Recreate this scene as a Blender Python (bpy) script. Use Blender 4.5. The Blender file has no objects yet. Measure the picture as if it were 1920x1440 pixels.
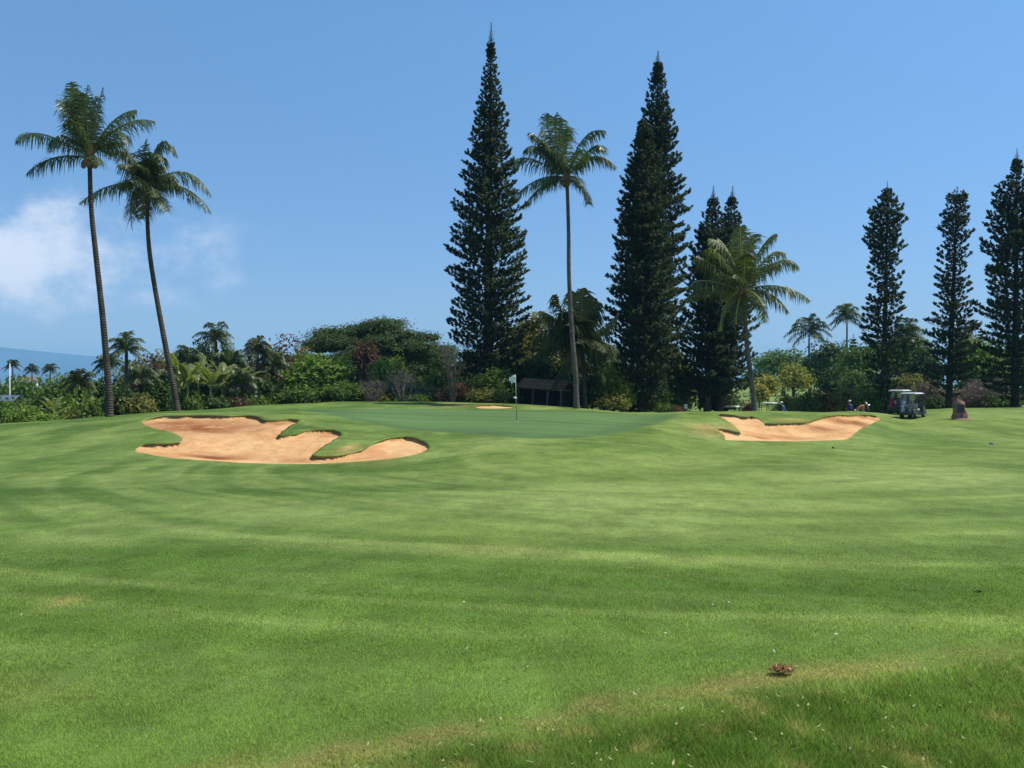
import bpy, math, random
import numpy as np
from mathutils import Vector, Matrix, Euler
R = math.radians
PI = math.pi
scene = bpy.context.scene
COL = scene.collection
rng = np.random.default_rng(7)
random.seed(7)

# ------------------------------------------------------------------ camera model
F = 1640.0; HZ = 712.0; EYE = 1.6          # focal length in photo pixels, horizon row, eye height
def wx(px, D): return (px - 960.0) / F * D
def wz(py, D): return EYE - (py - HZ) / F * D

# ------------------------------------------------------------------ base terrain
NEAR = [(3.0, 0.0)]
def pr(D, py): return (D, wz(py, D))
FARL = [(80, -7.5), (150, -13), (400, -21), (1000, -24), (12000, -24)]
FARM = [(80, -3.6), (150, -6), (400, -14), (1000, -22), (12000, -24)]
FARR = [(82, -2.6), (100, wz(768, 100)), (120, wz(757, 120)), (160, wz(745, 160)), (220, wz(733, 220)), (300, wz(727, 300)), (420, -4), (1000, -20), (12000, -24)]
cols = {}
def colm(u, rid, near, pts, far):
    c = [(2.0, 0.0), (rid, 0.0), (rid + 1.2, -0.10)] + [pr(*p) for p in near] + [pr(*p) for p in pts] + far
    cols[u] = c
N0 = [(8, 1085), (12, 984), (16, 930), (20, 896)]
colm(-900, 3.2, N0, [(25,866),(30,838),(34,818),(38,808),(42,818),(46,840),(55,890)], FARL)
colm(0, 3.3, N0, [(25,866),(30,836),(34,812),(37,797),(39,793.5),(42,802),(46,830),(55,870)], FARL)
colm(200, 3.4, N0, [(24,870),(28,842),(32,815),(36,795),(40,782),(41.5,781),(44,788),(50,820),(58,850)], FARL)
colm(340, 3.5, N0, [(24,866),(28,838),(32,806),(36,784),(40,773.5),(43,770.5),(46,774),(52,800),(60,830)], FARL)
colm(480, 3.6, N0, [(24,872),(28,840),(32,809),(36,786),(42,769),(48,761),(51,760),(54,766),(62,800)], FARL)
colm(640, 3.7, N0, [(24,876),(28,845),(32,816),(36,795),(40,780),(46,766),(52,756),(56,753),(60,758),(70,790)], FARM)
colm(800, 3.85, N0, [(24,872),(28,846),(32,822),(36,803),(40,787),(46,770),(52,758),(56,753.5),(60,758),(70,785)], FARM)
colm(960, 4.0, N0, [(24,862),(28,834),(32,813),(36,799),(40,788),(46,773),(52,761),(55,757.5),(59,762),(70,790)], FARM)
colm(1080, 4.15, N0, [(24,862),(28,837),(32,819),(36,804),(40,793),(46,778),(52,767.5),(55,765),(60,771),(70,790)], FARM)
colm(1200, 4.3, N0, [(24,866),(28,842),(32,824),(36,810),(40,799),(46,785),(52,775),(55,773),(60,778),(70,790)], FARM)
colm(1300, 4.45, N0, [(24,878),(28,855),(32,838),(36,822),(40,806),(44,792),(48,781),(52,773),(55,771),(58,774),(61,788),(68,813),(74,822)], FARR)
colm(1440, 4.7, N0, [(24,873),(28,856),(32,843),(36,831),(38,826),(42,806),(46,788),(50,776),(53,771.5),(57,774),(61,786),(68,803),(75,806)], FARR)
colm(1600, 4.85, N0, [(24,874),(28,858),(32,846),(36,834),(40,822),(44,803),(48,790),(52,781),(56,774),(60,771),(62.5,774),(66.5,796),(73,804)], FARR)
colm(1700, 4.95, N0, [(24,876),(28,860),(32,849),(36,839),(40,829),(46,812),(52,798),(58,785),(62,776),(66,771),(69,774),(76,788)], [(85,-3.0)]+FARR[1:])
colm(1800, 5.05, N0, [(24,876),(28,860),(32,849),(36,839),(40,829),(46,810),(52,792),(56,782),(60,773),(65,767),(69,765),(73,768),(80,778)], [(90,-3.0)]+FARR[1:])
colm(1920, 5.16, N0, [(24,876),(28,861),(32,850),(36,839),(40,828),(46,810),(52,794),(58,780),(64,770),(70,764),(75,763),(80,766),(88,776)], FARR[1:])
colm(2700, 5.4, N0, [(24,876),(28,861),(32,850),(36,839),(40,828),(46,810),(52,794),(58,780),(64,770),(70,764),(75,763),(80,766),(88,776)], FARR[1:])

def pchip(xs, ys, x):
    xs = np.array(xs, float); ys = np.array(ys, float)
    h = np.diff(xs); d = np.diff(ys) / h
    m = np.zeros_like(ys); m[0] = d[0]; m[-1] = d[-1]
    for i in range(1, len(xs) - 1):
        if d[i-1] * d[i] > 0:
            w1 = 2*h[i] + h[i-1]; w2 = h[i] + 2*h[i-1]
            m[i] = (w1 + w2) / (w1/d[i-1] + w2/d[i])
    k = np.clip(np.searchsorted(xs, x) - 1, 0, len(xs) - 2)
    t = np.clip((x - xs[k]) / h[k], 0, 1)
    return ((2*t**3-3*t**2+1)*ys[k] + (t**3-2*t**2+t)*h[k]*m[k] + (-2*t**3+3*t**2)*ys[k+1] + (t**3-t**2)*h[k]*m[k+1])

T0, T1, NT = math.log(2.0), math.log(11500.0), 1100
TD = np.exp(np.linspace(T0, T1, NT))
US = sorted(cols)
colz = np.array([pchip([p[0] for p in cols[u]], [p[1] for p in cols[u]], TD) for u in US])
UG = np.arange(-900, 2701, 12.0)
LUT = np.array([pchip(US, colz[:, j], UG) for j in range(NT)]).T      # [u, D]

def base_h(x, y):
    x = np.asarray(x, float); y = np.asarray(y, float)
    D = np.clip(y, 2.0, 11400)
    u = np.clip(960 + F * x / D, UG[0], UG[-1] - .01)
    fi = (u - UG[0]) / 12.0; i = np.clip(fi.astype(int), 0, len(UG) - 2); fi = fi - i
    ft = (np.log(D) - T0) / (T1 - T0) * (NT - 1); j = np.clip(ft.astype(int), 0, NT - 2); ft = ft - j
    z = (LUT[i, j]*(1-fi) + LUT[i+1, j]*fi)*(1-ft) + (LUT[i, j+1]*(1-fi) + LUT[i+1, j+1]*fi)*ft
    return z
def ground_at(px, py):
    """first point of the base terrain seen through a photo pixel"""
    D = np.exp(np.linspace(math.log(2.5), math.log(400), 4000))
    z = base_h(wx(px, D), D)
    p = HZ + (EYE - z) * F / D
    k = np.argmax(p <= py)
    if p[k] > py: k = int(np.argmin(p[:3000]))
    return float(wx(px, D[k])), float(D[k])
def H(x, y): return float(full_h(np.array([x]), np.array([y]))[0])

# ------------------------------------------------------------------ numpy noise
_tab = rng.random((256, 256))
def vnoise(x, y):
    xi = np.floor(x).astype(int); yi = np.floor(y).astype(int)
    fx = x - xi; fy = y - yi; fx = fx*fx*(3-2*fx); fy = fy*fy*(3-2*fy)
    a = _tab[xi % 256, yi % 256]; b = _tab[(xi+1) % 256, yi % 256]
    c = _tab[xi % 256, (yi+1) % 256]; d = _tab[(xi+1) % 256, (yi+1) % 256]
    return (a*(1-fx)+b*fx)*(1-fy) + (c*(1-fx)+d*fx)*fy
def fbm(x, y, o=4):
    s = 0; a = .5; t = 0
    for k in range(o):
        s = s + a*vnoise(x*2**k + 17.3*k, y*2**k + 9.1*k); t += a; a *= .5
    return s / t
def sstep(a, b, x):
    t = np.clip((x - a) / (b - a), 0, 1); return t*t*(3-2*t)

# ------------------------------------------------------------------ outlines traced on the ground
LB = [(265,791),(282,786),(312,782),(375,781),(425,782.5),(440,782),(465,781),(485,784),(497,791),(515,790),(540,787.5),(562,790.5),(547.5,799),(522.5,819.5),(545,817.5),(570,811),(595,809),(625,809),(641,815),(625,827.5),(600,842.5),(587.5,855),(600,857.5),(630,856),(660,850),(682.5,842.5),(702,831),(727.5,824.5),(760,822),(785,826),(805,836),(805,842.5),(790,849),(752,857.5),(690,864),(615,869),(565,870),(490,869),(440,867),(425,865),(350,861),(300,856),(270,851),(252.5,847.5),(262.5,837.5),(300,835),(332.5,832),(341,825),(332,817.5),(312.5,810),(287.5,804),(270,796)]
RB = [(1344,779.4),(1352,778),(1375,780),(1396,783.5),(1410,782.4),(1425.6,787),(1435,795),(1453,796.6),(1492,796),(1510,795),(1529,788),(1549,782.4),(1568,780),(1590.6,781),(1618,779.4),(1639,781),(1650,786),(1639,792.7),(1616,803),(1602,813),(1593,820),(1584,825.5),(1538,826.6),(1469,827),(1400,826.6),(1359,825),(1356,818),(1345,806.5),(1366,808.7),(1387,813.8),(1382,806.5),(1368,794),(1354.6,784.7)]
SB = [(890,763),(905,761.4),(935,761.6),(962,763.4),(955,766),(925,766.4),(900,766)]
GR = [(560,769),(600,775),(640,785),(700,797),(760,807),(830,812),(900,816),(960,821),(1020,823.5),(1080,822.5),(1150,815),(1200,806),(1250,792),(1285,777),(1262,774.8),(1200,776),(1140,772.6),(1080,769.5),(1000,768.5),(900,768.5),(800,766.5),(700,766),(620,766.5)]
def smooth_poly(P, n=6):
    P = np.array(P, float); N = len(P); out = []
    for i in range(N):
        p0, p1, p2, p3 = P[i-1], P[i], P[(i+1) % N], P[(i+2) % N]
        for k in range(n):
            t = k / n
            q = .5*((2*p1)+(-p0+p2)*t+(2*p0-5*p1+4*p2-p3)*t*t+(-p0+3*p1-3*p2+p3)*t**3)
            out.append(q*.8 + (p1*(1-t)+p2*t)*.2)
    return np.array(out)
def to_ground(P, n=5): return np.array([ground_at(a, b) for a, b in smooth_poly(P, n)])
PLB, PRB, PSB, PGR = to_ground(LB), to_ground(RB), to_ground(SB, 4), to_ground(GR, 4)

def poly_info(x, y, P):
    """signed distance (inside > 0) and how far the nearest edge faces away from the viewer"""
    A = P; B = np.roll(P, -1, 0)
    area = np.sum(A[:,0]*B[:,1] - B[:,0]*A[:,1])
    inside = np.zeros(x.shape, bool); best = np.full(x.shape, 1e9); ws = np.zeros(x.shape); bs = np.zeros(x.shape)
    for a, b in zip(A, B):
        e = b - a; L2 = e @ e
        if L2 < 1e-12: continue
        t = np.clip(((x-a[0])*e[0] + (y-a[1])*e[1]) / L2, 0, 1)
        dx = x - a[0] - t*e[0]; dy = y - a[1] - t*e[1]; d2 = dx*dx + dy*dy
        best = np.minimum(best, d2)
        ny = (-e[0] if area > 0 else e[0]) / math.sqrt(L2)
        w = math.sqrt(L2) / (d2*d2 + 1e-5); ws += w; bs += w*ny
        c = ((a[1] > y) != (b[1] > y)) & (x < (b[0]-a[0])*(y-a[1])/(b[1]-a[1]+1e-12) + a[0])
        inside ^= c
    d = np.sqrt(best)
    return np.where(inside, d, -d), bs / ws

def bump2(x, y, cx, cy, rx, ry): return np.exp(-((x-cx)/rx)**2 - ((y-cy)/ry)**2)
def poly_masks(x, y):
    """for arrays of points: signed distances to the bunkers and the green, and back-edge factors"""
    out = {}
    for k, P in (('L', PLB), ('R', PRB), ('S', PSB), ('G', PGR)):
        sd = np.full(x.shape, -9.0); bk = np.zeros(x.shape)
        m = (x > P[:,0].min()-3) & (x < P[:,0].max()+3) & (y > P[:,1].min()-3) & (y < P[:,1].max()+3)
        if m.any(): sd[m], bk[m] = poly_info(x[m], y[m], P)
        out[k] = (sd, bk)
    return out
def full_h(x, y, pm=None):
    x = np.asarray(x, float); y = np.asarray(y, float)
    z = base_h(x, y)
    w = sstep(6, 14, y) * (1 - sstep(60, 90, y))
    z = z + w*(fbm(x*.33, y*.33, 2) - .5)*.07
    if pm is None: pm = poly_masks(x, y)
    for k, dp in (('L', 1.0), ('R', 1.0), ('S', .5)):
        s, b = pm[k]; s = np.maximum(s, 0)
        back = sstep(-.15, .45, b)
        dep = back*(.085*sstep(0, .06, s) + .10*sstep(0, 1.8, s)) + (1-back)*.20*sstep(0, 2.4, s)
        z = z - dp*dep
        # sand surface is raked into low irregular waves
        z = z + sstep(.3, 1.2, s)*((fbm(x*.9+5, y*.9, 3) - .5)*.12)
        o = pm[k][0]; lip = sstep(-1.2, -.05, o)*(o <= 0)
        z = z + lip*back*.05*dp
    return z

# ------------------------------------------------------------------ grass colour of every spot (species and wear)
def lin(c):
    c = np.array(c, float)/255.0
    return np.where(c <= .04045, c/12.92, ((c+.055)/1.055)**2.4)
C_ROUGH = lin((112,142,62))*.60; C_FAIR = lin((142,164,78))*.60; C_LIGHT = lin((164,182,102))*.60
C_DRY = lin((164,156,92))*.6; C_GREEN = lin((110,143,80))*.60; C_NEAR = lin((118,148,66))*.62; C_DARK = lin((90,122,46))*.58
C_TAN = lin((200,178,122))*.62; C_SOIL = lin((140,112,68))*.66
# (px, py, rx_px, ry_px, colour, amount): patches where the photo's turf differs
PATCH = [(1780,895,240,22,C_LIGHT,.75),(1500,925,260,26,C_FAIR,.6),(1100,870,300,30,C_FAIR,.6),(880,985,230,30,C_FAIR,.7),(1250,985,200,22,C_LIGHT,.55),
         (1650,985,330,26,C_FAIR,.5),(1050,930,160,30,C_LIGHT,.45),(150,1012,150,14,C_LIGHT,.5),(60,870,140,30,C_ROUGH,.6),(430,905,330,18,C_DARK,.5),(300,940,280,14,C_DARK,.35),
         (930,1028,90,10,C_DRY,.45),(120,1128,34,13,C_DRY,.75),(40,1300,120,30,C_DRY,.22),(700,1090,330,30,C_ROUGH,.45),(1300,1130,300,18,C_DARK,.3),(1500,1060,300,20,C_FAIR,.4),
         (1860,1170,260,20,C_FAIR,.5),(700,975,240,16,C_ROUGH,.3),(300,1230,260,22,C_ROUGH,.3),(1000,1200,350,20,C_ROUGH,.3),
         (1330,805,30,9,C_TAN,.85),(1322,816,24,6,C_TAN,.6),(1362,800,20,6,C_TAN,.6),(1480,788,34,4,C_TAN,.7),(655,843,22,9,C_TAN,.85),(700,868,80,6,C_SOIL,.35),
         (880,757,110,4,C_DRY,.6),(860,762,60,2.5,C_SOIL,.5),(1240,770,50,4,C_FAIR,.7),(560,785,100,7,C_FAIR,.5),(720,815,70,8,C_FAIR,.5),(1450,780,80,5,C_ROUGH,.6),
         (1850,790,100,10,C_FAIR,.45),(1700,820,80,12,C_ROUGH,.7),(1650,800,50,10,C_ROUGH,.5),(230,810,80,18,C_FAIR,.35),(1300,840,200,12,C_FAIR,.5)]
PW = []
for (a, b, rx, ry, c, am) in PATCH:
    x0, y0 = ground_at(a, b); _, yn = ground_at(a, b+ry); _, yf = ground_at(a, max(b-ry, 757))
    PW.append((x0, y0, max(rx/F*y0, .05), max((yf-yn)/2, .12), c, am))
RIDGE = np.array([ground_at(a, b) for a, b in ((200,1500),(450,1440),(750,1400),(960,1362),(1150,1325),(1300,1300),(1450,1268),(1650,1240),(1920,1218),(2300,1190))])
def ridge_d(x, y): return y - np.interp(x, RIDGE[:,0], RIDGE[:,1])
def grass_col(x, y, pm=None):
    n1 = fbm(x*.16+3, y*.10, 4); n2 = fbm(x*.55, y*.30+8, 4); n3 = fbm(x*2.2, y*1.6, 3)
    u = 960 + F*x/np.clip(y, 2, None)
    right = sstep(500, 1300, u + 500*(n1-.5))*sstep(6, 11, y)
    f = np.clip(right*.8 + (n1-.5)*1.1, 0, 1)
    c = C_ROUGH[None, :]*(1-f[:, None]) + C_FAIR[None, :]*f[:, None]
    nb = (1 - sstep(5, 11, y))[:, None]
    c = c*(1-nb) + nb*C_NEAR[None, :]
    l = sstep(.50, .68, n2)[:, None]*.42*(sstep(5, 9, y)[:, None]); c = c*(1-l) + C_LIGHT*l
    l = (sstep(.52, .70, 1-n2)*(.28 + .24*sstep(10, 22, y)))[:, None]; c = c*(1-l) + C_DARK*l
    # streaks left by the mower, bending round the left bunker
    sx, sy = x + 8.0, y - 33.0
    rr = np.sqrt((sx/1.25)**2 + sy**2); st = fbm(rr*.55+40, np.arctan2(sy, sx)*1.3, 3)
    wv = sstep(5, 8, y)*(1-sstep(40, 50, y))*(1-sstep(2, 12, x))
    l = (sstep(.48, .64, st)*wv*.65)[:, None]; c = c*(1-l) + C_DARK*l
    l = (sstep(.5, .66, 1-st)*wv*.4)[:, None]; c = c*(1-l) + C_LIGHT*l
    # mower passes: long soft curved bands, wandering across the fairway
    wx_ = x + 2.5*fbm(x*.07+2, y*.07, 2); q = (y + .16*wx_ + .012*wx_*wx_)*(1.15 - .3*sstep(8, 20, y)); bnd = vnoise(q*2.1 + 7, wx_*.05) - .5 + .35*(vnoise(q*6.3, wx_*.11) - .5)
    wv2 = sstep(4, 6, y)*(1-sstep(34, 44, y)); l = (np.clip(bnd*2.4, 0, 1)*wv2*.24)[:, None]; c = c*(1-l) + C_LIGHT*.92*l; l = (np.clip(-bnd*2.4, 0, 1)*wv2*.14)[:, None]; c = c*(1-l) + C_DARK*1.05*l
    # sweeping turn in front of the green
    sx, sy = x - 4.5, y - 25.0; ra = np.sqrt(sx*sx + sy*sy) + .5*fbm(x*.2, y*.2, 2); st2 = .75*(vnoise(ra*1.35 + 3, np.arctan2(sy, sx)*1.1) - .5) + .45*(vnoise(ra*3.7 + 3, np.arctan2(sy, sx)*2.1) - .5)
    wv3 = sstep(4, 7, ra)*(1-sstep(19.6, 21.5, ra))*(1-sstep(-2, 8, sy)); l = (np.clip(st2*3.0, 0, 1)*wv3*.58)[:, None]; c = c*(1-l) + C_LIGHT*l; l = (np.clip(-st2*3.0, 0, 1)*wv3*.62)[:, None]; c = c*(1-l) + C_DARK*1.1*l
    wob = .6 + .8*fbm(x*1.3+9, y*.9+3, 4)
    for (x0, y0, rx, ry, pc, am) in PW:
        m = (bump2(x, y, x0, y0, rx, ry)*am*wob)[:, None]
        m = np.clip(m, 0, 1); c = c*(1-m) + pc*m
    rd = ridge_d(x, y) + (n3-.5)*.35
    m = (np.exp(-((rd+.03)/.15)**2)*sstep(.15, .62, fbm(x*5, y*6, 4))*(.72 - .5*sstep(1.5, 3.0, x))*(y < 9)*(y > 2))[:, None]; c = c*(1-m) + C_DRY*m
    m = (sstep(-.1, -.5, rd)*(y < 7)*(.62 + .38*sstep(.35, .65, fbm(x*3.1, y*3.1, 3))))[:, None]; c = c*(1-m) + C_DARK*.86*m
    m = (sstep(-.05, -.3, rd)*(y < 7)*sstep(.60, .78, fbm(x*5.3+4, y*6.1, 3))*.55)[:, None]; c = c*(1-m) + C_DRY*m
    if pm is not None:
        for k in 'LR':
            s, b = pm[k]
            m = (sstep(-.02, .03, s)*sstep(-.2, .3, b))[:, None]; c = c*(1-m) + C_SOIL*m
    c = c*(.74 + .52*n3)[:, None]
    return np.clip(c, 0, 1)

# ------------------------------------------------------------------ mesh helpers
def tagp(o, label=None, cat=None, group=None, kind=None):
    if label: o['label'] = label
    if cat: o['category'] = cat
    if group: o['group'] = group
    if kind: o['kind'] = kind
    return o
def link(o, parent=None):
    COL.objects.link(o)
    if parent is not None: o.parent = parent
    return o
def thing(name, label, cat, loc=(0,0,0), rz=0, group=None):
    o = bpy.data.objects.new(name, None); link(o); o.empty_display_size = .3
    o.location = loc; o.rotation_euler = (0, 0, rz)
    return tagp(o, label, cat, group)
def np_mesh(name, V, Fq, mat, parent=None, smooth=False, attrs=None, colattr=None):
    """V (n,3); Fq (m,k) with k 3 or 4"""
    me = bpy.data.meshes.new(name)
    V = np.ascontiguousarray(V, np.float32); Fq = np.ascontiguousarray(Fq, np.int32)
    k = Fq.shape[1]; m = len(Fq)
    me.vertices.add(len(V)); me.vertices.foreach_set('co', V.ravel())
    me.loops.add(m*k); me.loops.foreach_set('vertex_index', Fq.ravel())
    me.polygons.add(m); me.polygons.foreach_set('loop_start', np.arange(0, m*k, k, dtype=np.int32))
    try: me.polygons.foreach_set('loop_total', np.full(m, k, np.int32))
    except Exception: pass
    me.polygons.foreach_set('use_smooth', np.full(m, bool(smooth)))
    if attrs:
        for an, av in attrs.items():
            a = me.attributes.new(an, 'FLOAT', 'POINT'); a.data.foreach_set('value', np.ascontiguousarray(av, np.float32))
    if colattr is not None:
        a = me.attributes.new('base', 'FLOAT_COLOR', 'POINT')
        cc = np.ones((len(V), 4), np.float32); cc[:, :3] = colattr; a.data.foreach_set('color', cc.ravel())
    me.update(calc_edges=True); me.validate()
    me.materials.append(mat)
    o = bpy.data.objects.new(name, me); link(o, parent)
    return o
class Buf:
    """collects quads and triangles for ONE mesh object"""
    def __init__(s): s.v = []; s.f = []; s.m = []
    def add(s, vs, fs):
        b = len(s.v); s.v += [tuple(v) for v in vs]; s.f += [tuple(b+i for i in f) for f in fs]; return s
    def box(s, c, d, rot=None):
        hx, hy, hz = d[0]/2, d[1]/2, d[2]/2
        vs = [Vector((x, y, z)) for x in (-hx, hx) for y in (-hy, hy) for z in (-hz, hz)]
        if rot is not None:
            M = Euler(rot).to_matrix(); vs = [M @ v for v in vs]
        return s.add([v + Vector(c) for v in vs], [(0,1,3,2),(4,6,7,5),(0,4,5,1),(2,3,7,6),(0,2,6,4),(1,5,7,3)])
    def tube(s, P, rr, n=8, cap=True, squash=1.0):
        P = [Vector(p) for p in P]; vs = []; up = Vector((0,0,1))
        if np.isscalar(rr): rr = [rr]*len(P)
        a0 = None
        for i, p in enumerate(P):
            t = (P[min(i+1, len(P)-1)] - P[max(i-1, 0)]).normalized()
            if a0 is None:
                a0 = t.orthogonal().normalized()
            a0 = (a0 - t*a0.dot(t)).normalized(); b0 = t.cross(a0)
            for k in range(n):
                an = 2*PI*k/n; vs.append(p + (a0*math.cos(an) + b0*math.sin(an)*squash)*rr[i])
        fs = [(i*n+k, i*n+(k+1) % n, (i+1)*n+(k+1) % n, (i+1)*n+k) for i in range(len(P)-1) for k in range(n)]
        if cap: fs += [tuple(range(n-1, -1, -1)), tuple((len(P)-1)*n+k for k in range(n))]
        return s.add(vs, fs)
    def lathe(s, prof, c=(0,0,0), n=16, axis='z', rot=None):
        vs = []
        for r, h in prof:
            for k in range(n):
                a = 2*PI*k/n; p = (r*math.cos(a), r*math.sin(a), h)
                if axis == 'x': p = (h, p[0], p[1])
                v = Vector(p)
                if rot is not None: v = Euler(rot).to_matrix() @ v
                vs.append(v + Vector(c))
        m = len(prof)
        fs = [(i*n+k, i*n+(k+1) % n, (i+1)*n+(k+1) % n, (i+1)*n+k) for i in range(m-1) for k in range(n)]
        fs += [tuple(range(n-1, -1, -1)), tuple((m-1)*n+k for k in range(n))]
        return s.add(vs, fs)
    def prism(s, poly, x0, x1):
        """polygon in (y,z) pulled along x"""
        n = len(poly)
        vs = [(x0, y, z) for y, z in poly] + [(x1, y, z) for y, z in poly]
        fs = [tuple(range(n)), tuple(range(2*n-1, n-1, -1))] + [(i, i+n, (i+1) % n+n, (i+1) % n) for i in range(n)]
        return s.add(vs, fs)
    def obj(s, name, mat, parent=None, smooth=False, bevel=0, loc=None, sub=0):
        me = bpy.data.meshes.new(name); me.from_pydata(s.v, [], s.f); me.validate(); me.update()
        me.materials.append(mat)
        if smooth:
            for p in me.polygons: p.use_smooth = True
        o = bpy.data.objects.new(name, me); link(o, parent)
        if loc is not None: o.location = loc
        if bevel:
            b = o.modifiers.new('b', 'BEVEL'); b.width = bevel; b.segments = 2; b.limit_method = 'ANGLE'
        if sub:
            b = o.modifiers.new('s', 'SUBSURF'); b.levels = sub; b.render_levels = sub
        return o
def tube_arr(P, rr, n=6):
    P = np.asarray(P, float); b = Buf(); b.tube(P, rr, n); return b

# ------------------------------------------------------------------ materials
def new_mat(name):
    m = bpy.data.materials.new(name); m.use_nodes = True; nt = m.node_tree; nt.nodes.clear()
    out = nt.nodes.new('ShaderNodeOutputMaterial'); return m, nt, out
def N(nt, t, **kw):
    n = nt.nodes.new(t)
    for k, v in kw.items(): setattr(n, k, v)
    return n
def setin(n, **kw):
    for k, v in kw.items(): n.inputs[k.replace('_', ' ')].default_value = v
def mathn(nt, op, a, b=None, c=None):
    n = N(nt, 'ShaderNodeMath', operation=op)
    for i, v in enumerate((a, b, c)):
        if v is None: continue
        if isinstance(v, (int, float)): n.inputs[i].default_value = v
        else: nt.links.new(v, n.inputs[i])
    return n.outputs[0]
def mixc(nt, fac, a, b, blend='MIX'):
    n = N(nt, 'ShaderNodeMix', data_type='RGBA', blend_type=blend)
    for s, v in ((n.inputs[0], fac), (n.inputs[6], a), (n.inputs[7], b)):
        if isinstance(v, (int, float)): s.default_value = v
        elif isinstance(v, (tuple, list)): s.default_value = (*v[:3], 1)
        else: nt.links.new(v, s)
    return n.outputs[2]
def noise(nt, scale, detail=3, vec=None, rough=.55):
    n = N(nt, 'ShaderNodeTexNoise'); setin(n, Scale=scale, Detail=detail, Roughness=rough)
    if vec is not None: nt.links.new(vec, n.inputs['Vector'])
    return n.outputs['Fac']
def ramp(nt, f, lo, hi):
    n = N(nt, 'ShaderNodeMapRange'); n.inputs[1].default_value = lo; n.inputs[2].default_value = hi
    nt.links.new(f, n.inputs[0]); return n.outputs[0]
def pos(nt): return N(nt, 'ShaderNodeNewGeometry').outputs['Position']
def objpos(nt): return N(nt, 'ShaderNodeTexCoord').outputs['Object']

def mat_simple(name, c, rough=.6, var=.25, scale=6.0, metal=0.0, spec=.4, bump=0.0, c2=None):
    m, nt, out = new_mat(name); p = N(nt, 'ShaderNodeBsdfPrincipled')
    v = objpos(nt); f = noise(nt, scale, 4, v)
    c2 = c2 or tuple(x*(1-var) for x in c)
    nt.links.new(mixc(nt, ramp(nt, f, .35, .65), c, c2), p.inputs['Base Color'])
    setin(p, Roughness=rough, Metallic=metal); p.inputs['Specular IOR Level'].default_value = spec
    if bump:
        b = N(nt, 'ShaderNodeBump'); setin(b, Strength=.6, Distance=bump); nt.links.new(noise(nt, scale*3, 4, v), b.inputs['Height']); nt.links.new(b.outputs[0], p.inputs['Normal'])
    nt.links.new(p.outputs[0], out.inputs[0]); return m
def mat_leaf(name, c, c2=None, trans=.35, rough=.55, upn=0.0, spec=.12):
    """leaf colour varies with the attribute v from leaf to leaf"""
    m, nt, out = new_mat(name)
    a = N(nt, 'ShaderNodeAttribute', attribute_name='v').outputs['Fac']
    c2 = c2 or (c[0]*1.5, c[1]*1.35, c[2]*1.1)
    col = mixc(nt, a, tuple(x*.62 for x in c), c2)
    p = N(nt, 'ShaderNodeBsdfPrincipled'); setin(p, Roughness=rough); p.inputs['Specular IOR Level'].default_value = spec
    nt.links.new(col, p.inputs['Base Color'])
    t = N(nt, 'ShaderNodeBsdfTranslucent'); nt.links.new(mixc(nt, 1.0, col, (1.15, 1.25, .7), 'MULTIPLY'), t.inputs[0])
    mx = N(nt, 'ShaderNodeMixShader'); mx.inputs[0].default_value = trans
    nt.links.new(p.outputs[0], mx.inputs[1]); nt.links.new(t.outputs[0], mx.inputs[2]); nt.links.new(mx.outputs[0], out.inputs[0])
    return m
def mat_bark(name, c, c2, ring=0.0):
    m, nt, out = new_mat(name); p = N(nt, 'ShaderNodeBsdfPrincipled'); v = pos(nt)
    f = noise(nt, 3, 5, v); col = mixc(nt, ramp(nt, f, .35, .65), c, c2)
    b = N(nt, 'ShaderNodeBump'); setin(b, Strength=.8, Distance=.03)
    if ring:
        w = N(nt, 'ShaderNodeTexWave', wave_type='BANDS', bands_direction='Z'); setin(w, Scale=ring, Distortion=1.5, Detail=3); nt.links.new(v, w.inputs[0])
        col = mixc(nt, mathn(nt, 'MULTIPLY', w.outputs['Fac'], .15), col, tuple(x*.45 for x in c)); nt.links.new(w.outputs['Fac'], b.inputs['Height'])
    else: nt.links.new(noise(nt, 14, 4, v), b.inputs['Height'])
    nt.links.new(col, p.inputs['Base Color']); setin(p, Roughness=.85); p.inputs['Specular IOR Level'].default_value = .15
    nt.links.new(b.outputs[0], p.inputs['Normal']); nt.links.new(p.outputs[0], out.inputs[0]); return m

def mat_turf(name, fine=1.0, bumpd=.02):
    m, nt, out = new_mat(name); p = N(nt, 'ShaderNodeBsdfPrincipled'); v = pos(nt)
    base = N(nt, 'ShaderNodeAttribute', attribute_name='base').outputs['Color']
    sc = N(nt, 'ShaderNodeMapping'); sc.inputs['Scale'].default_value = (1, .55, 1); nt.links.new(v, sc.inputs[0])
    f1 = noise(nt, 5.5, 6, sc.outputs[0], .7); f2 = noise(nt, 60, 3, v, .7)
    k = mathn(nt, 'ADD', mathn(nt, 'MULTIPLY', f1, 1.1*fine), mathn(nt, 'MULTIPLY', f2, .7*fine))
    k = mathn(nt, 'ADD', k, 1 - .90*fine)
    cmb = N(nt, 'ShaderNodeCombineXYZ')
    for i in range(3): nt.links.new(k, cmb.inputs[i])
    col = mixc(nt, 1.0, base, cmb.outputs[0], 'MULTIPLY')
    nt.links.new(col, p.inputs['Base Color']); setin(p, Roughness=.8); p.inputs['Specular IOR Level'].default_value = .12
    b = N(nt, 'ShaderNodeBump'); setin(b, Strength=.5, Distance=bumpd); nt.links.new(noise(nt, 22, 5, v, .7), b.inputs['Height']); nt.links.new(b.outputs[0], p.inputs['Normal'])
    nt.links.new(p.outputs[0], out.inputs[0]); return m
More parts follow.
